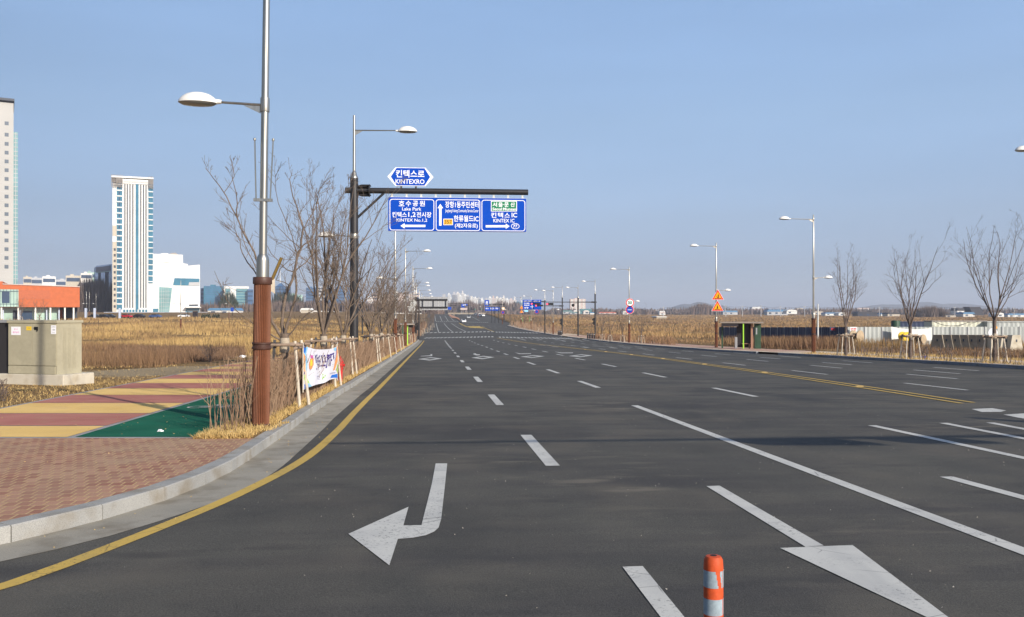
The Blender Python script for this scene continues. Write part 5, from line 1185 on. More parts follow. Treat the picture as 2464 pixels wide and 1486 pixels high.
# short dry grass: around the cabinet, beside the path
Y = rng.uniform(17, 44, 60000); X = rng.uniform(-30, -9, 60000); u, v = uvn(X, Y); lim = -9.15 - (np.minimum(Y, 45) - 14) * .035
k = (u < lim) & (X > -Y * .66) & ~((u > -99) & (X > -16.4) & (X < -13.3) & (Y > 27.9) & (Y < 29.4)); X, Y, u, lim = X[k], Y[k], u[k], lim[k]
dn = np.exp(-np.clip(lim - u, 0, 9) * .12) * np.where(Y < 30, 1, .45) * np.where(((X + 14.8) / 4.4) ** 2 + ((Y - 38.5) / 5.2) ** 2 < 1, .12, 1); k = rng.uniform(0, 1, len(X)) < dn; X, Y = X[k], Y[k]
blades('dry_grass', X, Y, Gv(X, Y) + .10, rng.uniform(.03, .10, len(X)), .009 + .0004 * Y, .9, 'grass', 'short straw coloured grass beside the footpath')
# planting strip grass
n = 26000; v = 14.3 + (rng.uniform(0, 1, n) ** 1.8) * 125; u = rng.uniform(-3.6, -2.84, n); f = (v < 17.5) & (rng.uniform(0, 1, n) < .6)
u = np.where(f, rng.uniform(-3.7, -2.86, n), u); X, Y = u * CT - v * ST, u * ST + v * CT
k = ~((Y < 17.2) & (X > -3.62 - (Y - 12.5) * .115)); X, Y = X[k], Y[k]
blades('verge_grass', X, Y, Gv(X, Y) + .14, rng.uniform(.03, .12, len(X)), .012 + .0004 * Y, .9, 'grass', 'straw coloured grass along the kerb under the hedge')
X = rng.uniform(-4.95, -4.0, 1600); Y = rng.uniform(14.25, 16.4, 1600); k = (X + 5.2) * 1.6 + 14.1 < Y + .9; X, Y = X[k], Y[k]
blades('verge_grass', X, Y, Gv(X, Y) + .14, rng.uniform(.03, .09, len(X)), .016, .9, 'grass', 'straw coloured grass tuft round the foot of the near lamp')
# right verge grass
n = 16000; v = rng.uniform(22, 64, n); ru = np.interp(v, [0, 45, 62], [27.6, 27.4, 26]); u = ru + rng.uniform(.25, 6.5, n); k = (u < ru + 2.0) | (u > ru + 4.2); u, v = u[k], v[k]; X, Y = u * CT - v * ST, u * ST + v * CT
blades('verge_grass', X, Y, Gv(X, Y) + .14, rng.uniform(.06, .22, len(X)), .03, .7, 'grass', 'straw coloured grass along the right kerb')
# hedges of bare twigs
def hedge(v0, v1, u0, u1, n, hh, label, m='twig', dens_pow=1.0, z=.14, r=.0045):
    mb = MB(); rs = random.Random(int(v0 * 10 + n))
    for i in range(n):
        v = v0 + (v1 - v0) * rs.random() ** dens_pow; u = rs.uniform(u0, u1); x, y = W(u, v); z0 = G(x, y) + z; h = hh * rs.uniform(.6, 1.12)
        lx, ly = rs.gauss(0, .16), rs.gauss(0, .14); rad = r * (1 + y / 30) * rs.uniform(.7, 1.4)
        p1 = (x + lx * .4 + rs.gauss(0, .02), y + ly * .4, z0 + h * .5); p2 = (x + lx + rs.gauss(0, .03), y + ly, z0 + h)
        mb.tube([(x, y, z0), p1, p2], [rad, rad * .8, rad * .4], 3, cap=False)
        if y < 60:
            for _ in range(2):
                t = rs.uniform(.3, .9); b = Vector((x, y, z0)).lerp(Vector(p2), t); mb.tube([b, b + Vector((rs.gauss(0, .10), rs.gauss(0, .10), rs.uniform(.1, .3) * hh))], [rad * .55, rad * .3], 3, cap=False)
    o = mb.build('hedge', m); tag(o, label, 'hedge'); return o
hedge(14.9, 17.8, -3.62, -3.08, 95, 1.15, 'sparse upright bare twigs around the foot of the nearest lamp')
hedge(17.5, 37, -3.56, -3.10, 2000, 1.12, 'dense hedge of bare upright twigs behind the banner')
hedge(36.6, 88, -3.68, -3.05, 2400, 1.08, 'bare brown twig hedge running on from the black sign mast', dens_pow=1.1)
hedge(110, 150, -3.9, -3.0, 700, 1.0, 'far bare hedge beyond the left bus shelter')
hedge(180, 330, -4.5, -2.8, 900, 1.6, 'far bare hedge on the left beyond the crosswalks')
def bush(lb, px, py, sz, n, m='twig', z=.1):
    x, y = un(px, py, z); rs = random.Random(int(px)); t = thing('bare_shrub', lb, 'shrub', (x, y, G(x, y) + z), 0); mb = MB()
    for i in range(n):
        a = rs.uniform(0, 6.28); e = rs.uniform(.1, .9); d = Vector((math.cos(a) * e, math.sin(a) * e, 1)).normalized()
        grow(mb, Vector((rs.gauss(0, .05), rs.gauss(0, .05), 0)), d, sz * rs.uniform(.5, 1), .008, 1, rs, mb, 3, .0)
    mb.build('branches', m, t)
bush('dark tangled shrub at the field edge left of the near lamp', 505, 873, 1.5, 16, 'barkdark'); bush('small dead shrub at the bottom left edge of the grass near the dark cabinet', 6, 968, .6, 14, 'barkdark')
hedge(24, 62, 28.3, 29.0, 260, .9, 'sparse bare shrubs planted along the right verge', 'barkdark', r=.006)
hedge(200, 330, 27.0, 31.0, 700, 1.8, 'far bare hedge on the right beyond the crosswalks')
hedge(104, 156, 27.2, 28.6, 420, 1.0, 'low bare shrubs around the lamp with the 30 sign', 'reedred', r=.008)

# grit and dead leaves on the road edge
n = 900; i = rng.integers(0, len(KF_), n); q = np.array(KF_)[i]; nn = np.array(normals(KF_))[i]; o = -rng.uniform(.02, .62, n) ** 1.0
X = q[:, 0] + nn[:, 0] * o + rng.normal(0, .05, n); Y = q[:, 1] + nn[:, 1] * o + rng.normal(0, .2, n); k = (Y > 5) & (Y < 40); X, Y = X[k], Y[k]
blades('gutter_litter', X, Y, Gv(X, Y) + .006, rng.uniform(.004, .014, len(X)), rng.uniform(.006, .028, len(X)), 2.2, 'grass', 'dead leaf bits and grit lying in the gutter')
X = rng.uniform(-3, 9, 700); Y = rng.uniform(5.5, 24, 700); blades('road_grit', X, Y, Gv(X, Y) + .002, rng.uniform(.003, .010, 700), rng.uniform(.005, .016, 700), 1.5, 'gritm', 'pale grit scattered over the asphalt')
X = rng.uniform(-13, -4, 500); Y = rng.uniform(8, 24, 500); k = (X < -4.4) & ((X < -5) | (Y > 10)); X, Y = X[k], Y[k]; blades('sidewalk_litter', X, Y, Gv(X, Y) + .152, rng.uniform(.004, .012, len(X)), rng.uniform(.008, .03, len(X)), 2.5, 'grass', 'straw bits blown over the paving')
# ---------------------------------------------------------------- buildings: x across, y away, z up, origin at the lower left of the front
def bld(name, lb, cat, px0, Y, base=None, grp=None):
    x = X_(px0, Y); z = G(x, Y) if base is None else Z_(base, Y); return thing(name, lb, cat, (x, Y, z), 0, grp), F / Y
def bldR(name, lb, cat, pl_, pr_, Y, base):
    """a building turned so that its right flank runs along the line of sight; returns thing and pixel -> local x"""
    th = math.atan((CX - pr_) / F) + .012; x0 = X_(pr_, Y); c, s = math.cos(th), math.sin(th)
    S = lambda px: (x0 - (px - CX) / F * Y) / (c - (px - CX) / F * s) if True else 0
    w = S(pl_); t = thing(name, lb, cat, (x0 - w * c, Y - w * s, Z_(base, Y)), th)
    return t, (lambda px: w - S(px))
def rect(t, nm, mn, x0, z0, x1, z1, y0=-.12, y1=.0):
    mb = MB(); mb.box(x0, y0, z0, x1, y1, z1); return mb.build(nm, mn, t)
def Zb(py, Y, z): return Z_(py, Y) - z
# striped tower
Y = 570; t, f_ = bldR('tower_block', 'tall white striped tower with glass bays and scaffolding on its unfinished top', 'building', 268, 368, Y, 753); z0 = t.location.z
zx = lambda z: f_(.4065 * z); zz = lambda z: Zb(188.7 + .4065 * z, Y, z0)
top = zz(632)
mb = MB(); mb.box(zx(665), .0, 0, zx(905), 26, top); mb.build('wall', 'wallwhite', t)
rect(t, 'side_panel', 'wallbeige', zx(665), 0, zx(690), zz(975), -.15); rect(t, 'side_panel', 'wallbeige', zx(665), zz(940), zx(690), zz(880), -.15)
rect(t, 'glass_bay', 'gblue', zx(691), 2, zx(723), top, -.25); rect(t, 'glass_bay', 'gblue', zx(878), zz(1215), zx(905), top, -.25)
for z in np.arange(640, 1350, 33.2):
    rect(t, 'floor_slab', 'wallwhite', zx(690), zz(z) - .35, zx(724), zz(z) + .35, -.6, -.252)
    if z < 1215: rect(t, 'floor_slab', 'wallwhite', zx(877), zz(z) - .3, zx(906), zz(z) + .3, -.6, -.252)
    if z > 1000: rect(t, 'window', 'slotdark', zx(673), zz(z + 22), zx(685), zz(z + 7), -.22, -.151)
    if z < 1330: rect(t, 'window', 'gdark', zx(701), zz(z + 24), zx(710), zz(z + 8), -.3, -.251)
for z in (739, 753, 769, 786, 833, 849, 864): rect(t, 'facade_slot', 'slotdark', zx(z) - .32, 3, zx(z) + .32, top - .3, -.2)
rect(t, 'glass_strip', 'gblue', zx(803), 2, zx(820), top, -.3)
mb = MB(); mb.box(zx(722), -.5, top, zx(878), 22, zz(605)); mb.build('crown_wall', 'wallwhite', t)
mb = MB(); mb.box(zx(658), -1.5, zz(600), zx(908), 27, zz(590)); mb.build('roof_slab', 'wallwhite', t)
mb = MB(); rs = random.Random(4)
for z in list(range(660, 728, 9)) + list(range(880, 908, 8)):
    mb.tube([(zx(z), -1.4, zz(655)), (zx(z), -1.4, zz(583))], .16, 4)
mb.build('scaffolding', 'scaff', t); mb = MB(); mb.tube([(zx(658), -1.4, zz(620)), (zx(908), -1.45, zz(620))], .1, 4)
for q in (600, 612, 625, 640, 653): mb.tube([(zx(658), -1.4, zz(q)), (zx(728), -1.4, zz(q) + rs.uniform(-.3, .3))], .15, 4); mb.tube([(zx(878), -1.4, zz(q)), (zx(908), -1.4, zz(q))], .15, 4)
mb.build('scaffolding', 'scaff', t); mb = MB(); mb.box(zx(690), -1, top, zx(722), 1, zz(603)); mb.build('roof_box', 'scaff', t)
for z in (730, 748, 766, 784, 802, 822, 842, 860): rect(t, 'ground_window', 'gblue', zx(z), zz(1392), zx(z + 12), zz(1370), -.4)
# white hall
Y = 602; t, f_ = bldR('office_building', 'bright white low block with slanted glass cuts right of the striped tower', 'building', 357, 481, Y, 756); z0 = t.location.z
ax_ = lambda X, f_=f_: f_(.2541 * X); az = lambda Yy: Zb(603.9 + .2541 * Yy, Y, z0)
mb = MB(); mb.prism([(ax_(a), az(b)) for a, b in ((1405, 598), (1405, 320), (1440, 320), (1440, 38), (1730, 42), (1732, 122), (1778, 128), (1778, 145), (1893, 132), (1893, 598))], 0, 38); mb.build('wall', 'wallwhite', t)
def cut_(pts, mn, nm='glass_cut', y=-.2):
    mb = MB(); mb.prism([(ax_(a), az(b)) for a, b in pts], y, -.01); return mb.build(nm, mn, t)
cut_([(1652, 262), (1888, 264), (1888, 333), (1638, 330)], 'gblue'); cut_([(1790, 300), (1886, 298), (1886, 331), (1786, 330)], 'wallgrey', 'louver', -.3)
cut_([(1507, 345), (1630, 353), (1601, 595), (1507, 595)], 'gteal'); cut_([(1440, 548), (1500, 548), (1500, 590), (1440, 590)], 'gblue', 'ground_window'); cut_([(1790, 510), (1875, 508), (1875, 524), (1788, 526)], 'slotdark', 'louver'); cut_([(1765, 545), (1890, 543), (1890, 595), (1752, 595)], 'gblue', 'entrance')
for X in (1528, 1549, 1570, 1590): cut_([(X, 347), (X + 2.5, 347), (X + 2.5, 595), (X, 595)], 'wallgrey', 'mullion', -.35)
for q in (385, 420, 455, 490, 525, 560): cut_([(1507, q), (1615, q), (1615, q + 2.5), (1507, q + 2.5)], 'wallgrey', 'transom', -.34)
mb = MB(); mb.box(ax_(1755), -5, az(540), ax_(1903), 0, az(533)); mb.build('canopy', 'wallwhite', t)
mb = MB(); mb.prism([(ax_(a), az(b)) for a, b in ((1590, 40), (1620, 22), (1660, 18), (1690, 40))], 6, 16); mb.build('roof_plant', 'scaff', t); mb = MB(); mb.prism([(ax_(a), az(b)) for a, b in ((1495, 41), (1535, 26), (1590, 26), (1600, 41))], 6, 16); mb.build('roof_plant', 'wallwhite', t)
cut_([(1440, 108), (1605, 108), (1605, 115), (1440, 113)], 'wallgrey', 'ledge', -.4)
# dark glass block
Y = 640; t, f_ = bldR('office_building', 'dark blue glass block raised on a darker base left of the striped tower', 'building', 226, 270, Y, 756); z0 = t.location.z
ax_ = lambda X, f_=f_: f_(.2541 * X); az = lambda Yy: Zb(603.9 + .2541 * Yy, Y, z0)
mb = MB(); mb.prism([(ax_(a), az(b)) for a, b in ((892, 468), (892, 165), (915, 145), (1060, 125), (1060, 482))], 0, 30); mb.build('wall', 'bluesteel', t)
mb = MB(); mb.prism([(ax_(a), az(b)) for a, b in ((912, 595), (912, 475), (1060, 480), (1060, 595))], 2, 28); mb.build('base', 'slotdark', t)
cut_([(905, 205), (1052, 190), (1052, 200), (905, 216)], 'gteal', 'band'); cut_([(930, 205), (955, 203), (955, 420), (930, 420)], 'slotdark', 'window'); cut_([(994, 200), (1030, 198), (1030, 348), (994, 350)], 'slotdark', 'window'); cut_([(905, 160), (1050, 140), (1050, 190), (905, 205)], 'gdark', 'band')
cut_([(892, 165), (900, 158), (900, 468), (892, 468)], 'gblue', 'edge_glass')
for X in (975, 1040): cut_([(X, 200), (X + 2, 200), (X + 2, 470), (X, 470)], 'gdark', 'mullion')
# left high tower
Y = 375; t, f_ = bldR('tower_block', 'tall pale tower with square windows, cut by the left picture edge', 'building', -75, 43, Y, 768); z0 = t.location.z
zx = lambda z, f_=f_: f_(.4065 * z); zz = lambda z: Zb(188.7 + .4065 * z, Y, z0)
mb = MB(); mb.box(0, 0, 0, zx(79), 22, zz(150)); mb.build('wall', 'wallpale', t)
mb = MB(); mb.box(-1, -1.5, zz(142), zx(84), 24, zz(128)); mb.build('roof_slab', 'slotdark', t); mb = MB(); mb.box(0, .5, zz(150), zx(70), 20, zz(142)); mb.build('roof_storey', 'slotdark', t)
mb = MB(); mb.box(zx(79), .5, 0, zx(105), 14, zz(318)); mb.build('glass_stair', 'gteal', t)
for z in range(330, 1190, 26): rect(t, 'transom', 'wallgrey', zx(80), zz(z) - .12, zx(105), zz(z) + .12, .3, .49)
rect(t, 'mullion', 'wallgrey', zx(92) - .1, 10, zx(92) + .1, zz(320), .25, .48)
for i, z in enumerate([273, 340] + [394 + 51.7 * j for j in range(15)]):
    for c in (26, -30, -86): rect(t, 'window', 'wglass', zx(c), zz(z + 11), zx(c + 24), zz(z - 11), -.03, .02)
for z in range(300, 1190, 52): rect(t, 'wall_band', 'wallgrey', zx(-100), zz(z + 14), zx(79), zz(z + 14) + .12, -.04, .0)
# orange building
Y = 290; t, f_ = bldR('public_hall', 'long orange brick hall raised on white columns with a glazed left part', 'building', -90, 192, Y, 772); z0 = t.location.z
ax_ = lambda X, f_=f_: f_(.2541 * X); az = lambda Yy: Zb(603.9 + .2541 * Yy, Y, z0)
mb = MB(); mb.prism([(ax_(a), az(b)) for a, b in ((-350, 535), (-350, 300), (25, 300), (25, 322), (755, 340), (755, 535))], 0, 26); mb.build('wall', 'obrick', t)
def cutr(x0, y0, x1, y1, mn, nm, ya=-.2, yb=-.01): mb = MB(); mb.box(ax_(x0), ya, az(y1), ax_(x1), yb, az(y0)); return mb.build(nm, mn, t)
cutr(175, 378, 475, 460, 'obrick2', 'darker_panel', -.08); cutr(-350, 372, 176, 532, 'ggreen', 'window', -.15); cutr(18, 392, 92, 498, 'gdark', 'window', -.25, -.16)
for X in (0, 32, 62, 100, 130, 160): cutr(X, 372, X + 3, 532, 'gdark', 'mullion', -.3, -.26)
for q in (388, 505): cutr(-300, q, 176, q + 3, 'gdark', 'transom', -.35, -.31)
mb = MB(); mb.prism([(ax_(a), az(b)) for a, b in ((25, 320), (757, 338), (757, 345), (25, 327))], -.3, 26.3); mb.build('parapet', 'wallpink', t)
cutr(-350, 535, 560, 680, 'ggreen', 'ground_glazing', 4, 5); cutr(115, 565, 162, 660, 'slotdark', 'door', 3.8, 3.99); cutr(190, 570, 300, 660, 'gdark', 'window', 3.8, 3.99); cutr(560, 535, 735, 640, 'slotdark', 'undercroft', 12, 13); cutr(565, 560, 590, 640, 'obrick', 'doorway', 11, 11.9)
for X in (-140, -60, 5, 165, 328, 470, 607, 690): cutr(X, 533, X + 15, 690, 'colwhite', 'column', .4, 1.4)
for X in (20, 182, 435, 553): cutr(X, 533, X + 12, 690, 'colblue', 'column', 2.0, 2.8)
for i, X in enumerate((798, 882, 1120)):
    o = thing('pylon', 'pale blue upright slab, %s from the left among the parked cars' % ORD[i], 'pylon', (X_(.2541 * X, 335), 335, Z_(773, 335)), 0, 'pale blue upright slabs')
    mb = MB(); mb.bbox(0, 0, 0, .2541 * 14 / F * 335, 1.2, (773 - 742) / F * 335, .1); mb.build('slab', 'colblue', o)
# background city blocks on the left
def city(px0, px1, ytop, yb, Y, wall, lb, rows=3, cols=4, glass='gdark', name='office_building', dep=25, cap=True, vert=False):
    k = F / Y; h = (yb - ytop) / k
    if px1 < 1020: t, f_ = bldR(name, lb, 'building', px0, px1, Y, yb); w = f_(px1)
    else: t, k = bld(name, lb, 'building', px0, Y, yb); w = (px1 - px0) / k
    mb = MB(); mb.box(0, 0, 0, w, dep, h); mb.build('wall', wall, t)
    if vert:
        for c in range(cols): rect(t, 'window_strip', glass, w * (c + .25) / cols, h * .04, w * (c + .72) / cols, h * .97, -.15, -.01)
    else:
        for r in range(rows): rect(t, 'window_band', glass, w * .05, h * (r + .35) / rows, w * .95, h * (r + .75) / rows, -.15, -.01)
    if cap: mb = MB(); mb.box(w * .3, 6, h, w * .55, dep * .7, h + 1.6); mb.build('roof_plant', wall, t)
    return t
for a in ((56, 76, 667, 752, 1100, 'wallbeige', 'cream block just right of the tall pale tower'), (74, 102, 669, 752, 1150, 'wallgrey', 'low grey block behind the orange hall, near its left part'), (102, 134, 666, 752, 1050, 'wallwhite', 'white block with a stepped roof behind the orange hall'),
          (133, 170, 674, 752, 1200, 'wallgrey', 'long grey green block behind the right half of the orange hall'), (158, 194, 664, 752, 950, 'wallbeige', 'pale block over the right end of the orange hall'), (194, 222, 658, 752, 900, 'wallcream', 'cream gridded block left of the dark glass block', 5), (205, 228, 656, 752, 930, 'ggreen', 'greenish glazed block half behind the dark glass block', 5)):
    city(*a[:6], a[6], *(a[7:] or (4,)))
city(483, 499, 694, 752, 1010, 'gnavy', 'dark wing at the left end of the long glass office', 6, cap=False); t = city(490, 543, 689, 752, 1000, 'gblue', 'long blue glass office left of the near lamp', 12, glass='gnavy')
t = city(540, 596, 692, 752, 985, 'gteal', 'green glass office with a white frame beside the near lamp', 9, glass='gblue', cap=False); k = F / 985
rect(t, 'frame', 'wallwhite', -.5, (752 - 692) / k - 1.5, 56 / k, (752 - 692) / k + 1, -.6); rect(t, 'frame', 'wallwhite', -.5, 12, .8, (752 - 692) / k, -.6); rect(t, 'louver_bank', 'wallwhite', 6, 15, 12, (752 - 694) / k, -.5)
city(596, 609, 697, 752, 980, 'gnavy', 'deep blue glass end slab touching the near lamp sleeve', 5, cap=False)
t = city(660, 700, 690, 752, 1150, 'gdark', 'dark blue tower with a pyramid roof and a tall mast behind the nearest tree', 8, glass='gnavy', cap=False); k = F / 1150; w = 40 / k; h = 62 / k
mb = MB(); mb.add([(w * .1, 1, h), (w * .65, 1, h), (w * .65, 20, h), (w * .1, 20, h), (w * .36, 10, h + 5)], [(0, 1, 4), (1, 2, 4), (2, 3, 4), (3, 0, 4)]); mb.build('roof', 'gnavy', t); mb = MB(); mb.tube([(w * .34, 10, h + 4), (w * .34, 10, h + 21)], [.6, .25], 6); mb.build('mast', 'wallwhite', t)
for a in ((690, 728, 710, 752, 1100, 'ggreen', 'green glass low block behind the nearest tree', 6, 4, 'gteal'), (736, 764, 693, 752, 1250, 'gnavy', 'blue grey tower between the first two bare trees', 8), (764, 782, 692, 752, 1240, 'wallgrey', 'grey tower among the second tree limbs', 8), (782, 808, 696, 752, 1260, 'gdark', 'bluish slab behind the second and third trees', 8), (808, 842, 691, 752, 1200, 'gnavy', 'dark blue slab left of the black sign mast', 8)):
    city(*a[:6], a[6], *a[7:])
o = thing('slender_tower', 'slender white tower with a round top standing left of the black sign mast', 'tower', (X_(831, 900), 900, Z_(750, 900)), 0)
mb = MB(); mb.lathe([(.9, 0), (.8, 20), (.8, 21.5), (1.3, 22.5), (1.4, 24), (.6, 24.6)], 12); mb.build('shaft', 'wallwhite', o, sm=True)
# site shed, viaduct, cars, field clutter on the left
def shed(px0, px1, ytop, yb, Y, wall, roof, lb, arch=False, dep=9, name='shed', eave=.62):
    t, k = bld(name, lb, 'building', px0, Y, yb); w = (px1 - px0) / k; h = (yb - ytop) / k; h0 = h * eave
    mb = MB(); mb.box(0, 0, 0, w, dep, h0); mb.build('wall', wall, t)
    mb = MB()
    if arch:
        P = [(w / 2 + w / 2 * 1.02 * math.cos(a), h0 * .98 + (h - h0) * math.sin(a)) for a in [math.pi * i / 8 for i in range(9)]]; mb.prism(P, -.3, dep)
    else: mb.prism([(-.4, h0), (w + .4, h0), (w * .94, h), (w * .06, h)], -.3, dep + .3)
    mb.build('roof', roof, t)
    mb = MB()
    for q in range(max(1, int(w / 7))): mb.box(2 + q * 7, -.05, h0 * .35, min(w - .3, 4.5 + q * 7), -.01, h0 * .8)
    if w > 5: mb.build('window', 'gdark', t)
    return t
shed(500, 575, 742, 757, 560, 'wallcream', 'roofblue', 'low white site shed with a blue roof right of the white building'); shed(724, 745, 742, 755, 520, 'wallbeige', 'wallwhite', 'small pale house behind the nearest tree fork')
t = thing('viaduct', 'pale elevated road deck crossing behind the left trees', 'bridge', (X_(722, 620), 620, Z_(752, 620)), 0)
mb = MB(); wv = 290 / F * 620; mb.prism([(0, 1.6), (wv * .35, 0.2), (wv, -.6), (wv, -1.6), (wv * .35, -.8), (0, .4)], 0, 9); mb.build('deck', 'wallcream', t)
for i in range(9): mb = MB(); q = wv * (i + .5) / 9; mb.box(q - .6, 3, -4.5, q + .6, 6, -.3 if i > 3 else .4 - i * .2); mb.build('pier', 'wallgrey', t)
def car(px, py, Y, body, lb, rz=0.0, grp=None, van=False, z=None):
    x = X_(px, Y); zc = G(x, Y) + .12 if z is None else z
    t = thing('parked_car' if grp and 'parked' in grp else 'moving_car', lb, 'car', (x, Y, zc), rz, grp)
    pr = [(-2.2, .35), (-2.25, .75), (-2.1, .95), (-1.55, 1.0), (-.95, 1.42), (.75, 1.45), (1.35, 1.02), (2.05, .88), (2.22, .6), (2.2, .32)] if not van else [(-2.2, .35), (-2.25, .95), (-2.15, 1.7), (-.9, 1.78), (1.0, 1.76), (1.6, 1.1), (2.15, .95), (2.25, .6), (2.2, .32)]
    mb = MB(); mb.prism(pr, -.85, .85); mb.build('body', body, t)
    mb = MB(); mb.prism([(-1.45, 1.02), (-.92, 1.38), (.70, 1.40), (1.22, 1.02)], -.86, .86); mb.build('side_window', 'carglass', t)
    mb = MB(); mb.add([(2.0 if van else 1.33, -.7, 1.03), (2.0 if van else 1.33, .7, 1.03), (.83, .62, 1.44), (.83, -.62, 1.44)], [(0, 1, 2, 3)]); mb.add([(-1.58, -.7, 1.02), (-1.58, .7, 1.02), (-1.0, .62, 1.43), (-1.0, -.62, 1.43)], [(3, 2, 1, 0)]); mb.build('windscreen', 'carglass', t)
    for sx in (-1.4, 1.4):
        for sy in (-.8, .8): mb = MB(); mb.tube([(sx, sy - .1, .32), (sx, sy + .1, .32)], .33, 14); mb.build('wheel', 'tyre', t, sm=True)
    return t
PC = 'cars parked across the left field'
for px, body, lb, Y in ((228, 'carblack', 'dark sedan parked just right of the orange hall', 338), (249, 'carblack', 'black car parked between the first two pale slabs', 341), (263, 'carblack', 'dark car half hidden behind the second pale slab', 343), (304, 'carred', 'small red car parked in front of the striped tower', 345), (335, 'carblack', 'dark car behind the third pale slab', 348), (374, 'carblue', 'long dark blue sedan parked under the white building', 345), (443, 'carwhite', 'white car parked right of the dark blue sedan', 352)):
    car(px, 0, Y, body, lb, random.Random(px).uniform(-.3, .3), PC)
t = thing('bus_shelter', 'small dark shelter in the left field beside the white parked car', 'bus shelter', gp(466, 350, .1), 0, 'bus shelters')
mb = MB(); mb.box(-2.4, -.8, 2.5, 2.4, .8, 2.7); mb.build('roof', 'shroof', t); mb = MB(); mb.box(-.2, -.6, 0, 1.4, .6, 2.5); mb.build('panel', 'shelterdark', t); mb = MB(); mb.box(-2.2, -.5, 0, -2.0, -.3, 2.5); mb.build('post', 'shelterdark', t)
o = blue_board(555, 562, 741, 750, 400, 'small blue sign on a post in the left field right of the site shed', [], 'roadside_sign'); mb = MB(); mb.box(.6, .06, -5, .8, .2, 1.5); mb.build('post', 'blackmatt', o)
rs = random.Random(9)
for i in range(9):
    px = 487 + i * 4.2 + (6 if i > 4 else 0); x, y, z = gp(px, 338, .1)
    o = thing('young_conifer', 'small dark conifer in the left field, %s from the left in its row' % ORD[i], 'shrub', (x, y, z), 0, 'small dark conifers in a row'); mb = MB()
    for q in range(60): a = rs.uniform(0, 6.28); h = rs.uniform(0, 1.7); r = (1.8 - h) * .4; mb.add([(0, 0, h), (r * math.cos(a), r * math.sin(a), h - .1), (r * math.cos(a + .3), r * math.sin(a + .3), h + .25)], [(0, 1, 2)])
    mb.build('crown', 'pine', o)
mb = MB(); rs = random.Random(12)
# hoarding line by the towers
t = thing('site_fence', 'low blue and white site fence along the foot of the towers', 'fence', (X_(250, 560), 560, Z_(757, 560)), 0); mb = MB(); w = 260 / F * 560
mb.box(0, 0, 0, w, .1, 1.4); mb.build('panel', 'colblue', t)
# woods
def woods(name, px0, px1, Y, hfun, n, mname, lb, base=None, dep=60, wd=1.0):
    px = rng.uniform(px0, px1, n); y = Y + rng.uniform(0, dep, n); X = (px - CX) / F * Y; z = Gv(X, y) - 1.0 if base is None else np.full(n, Z_(base, Y)); h = hfun(px) * rng.uniform(.35, 1.0, n) ** .7
    z = z + h * rng.uniform(0, .25, n)
    return blades(name, X, y, z, h, wd * rng.uniform(.5, 1.3, n), .12, mname, lb, two=False)
bumpy = lambda px, a, b, s=0: a + b * (.5 + .5 * np.sin(px * .11 + s) * np.sin(px * .047 + 2 * s)) + b * .5 * np.abs(np.sin(px * .31 + s))
woods('woods', -60, 620, 700, lambda p: bumpy(p, 4, 3.5), 9000, 'woods', 'line of bare woods behind the left buildings', dep=80, wd=1.4)
woods('woods', 186, 224, 610, lambda p: bumpy(p, 14, 7, 1), 3500, 'woods', 'tall brown trees between the orange hall and the dark glass block', dep=30, wd=1.2)
woods('woods', 600, 1050, 760, lambda p: bumpy(p, 6, 4, 2), 9000, 'woods', 'bare woods behind the left trees', dep=90, wd=1.5)
woods('woods', 520, 560, 720, lambda p: 12 * np.exp(-((p - 541) / 14) ** 2) + 4, 1800, 'pine', 'dark evergreen clump in front of the long glass office', dep=20, wd=2.0)
woods('woods', 655, 706, 900, lambda p: bumpy(p, 12, 7, 3), 3500, 'pine', 'evergreen clump behind the nearest tree', dep=40, wd=2.4)
woods('woods', 960, 1260, 1400, lambda p: bumpy(p, 12, 8, 1), 8000, 'woods', 'brown woods between the far road and the apartment blocks', dep=200, wd=3.5)
woods('woods', 1150, 2600, 1350, lambda p: bumpy(p, 2.5, 6.5, 4), 26000, 'woods', 'low bare trees and scrub along the right horizon', dep=300, wd=4.5)
woods('woods', 2219, 2290, 800, lambda p: 8.5 * np.exp(-((p - 2255) / 30) ** 2) + 2, 3500, 'woods', 'rounded bare wood behind the white containers', dep=30, wd=1.2)
woods('woods', 1640, 1760, 1300, lambda p: 13 * np.exp(-((p - 1700) / 40) ** 2) + 3, 4000, 'woods', 'bare wood below the left hill', dep=60, wd=3.0)
# hills
def hill(px0, px1, ytop, Y, lb, seed):
    rs = np.random.default_rng(seed); n = 48; xs = np.linspace(X_(px0, Y), X_(px1, Y), n); V = []; rows = 8; H = Z_(ytop, Y) + 8
    for j in range(rows):
        g = math.sin(math.pi * j / (rows - 1))
        for i, x in enumerate(xs):
            f = max(0, math.sin(math.pi * i / (n - 1))) ** .75; z = -10 + H * f * g * (1 + .12 * math.sin(i * .55 + seed) + .04 * rs.normal()); V.append((float(x), Y + (j - 3.5) * 160, float(z)))
    mb = MB(); mb.add(V, [(j * n + i, j * n + i + 1, (j + 1) * n + i + 1, (j + 1) * n + i) for j in range(rows - 1) for i in range(n - 1)]); tag(mb.build('hill', 'hill', sm='all'), lb, kind='structure')
hill(1600, 1760, 729, 5200, 'blue distant hill on the right horizon', 1); hill(2030, 2420, 729, 5600, 'long blue distant hill behind the containers', 2); hill(1720, 2500, 741, 6000, 'faint distant ridge along the right horizon', 5); hill(1380, 1640, 743, 5500, 'faint low ridge right of the signals', 6)
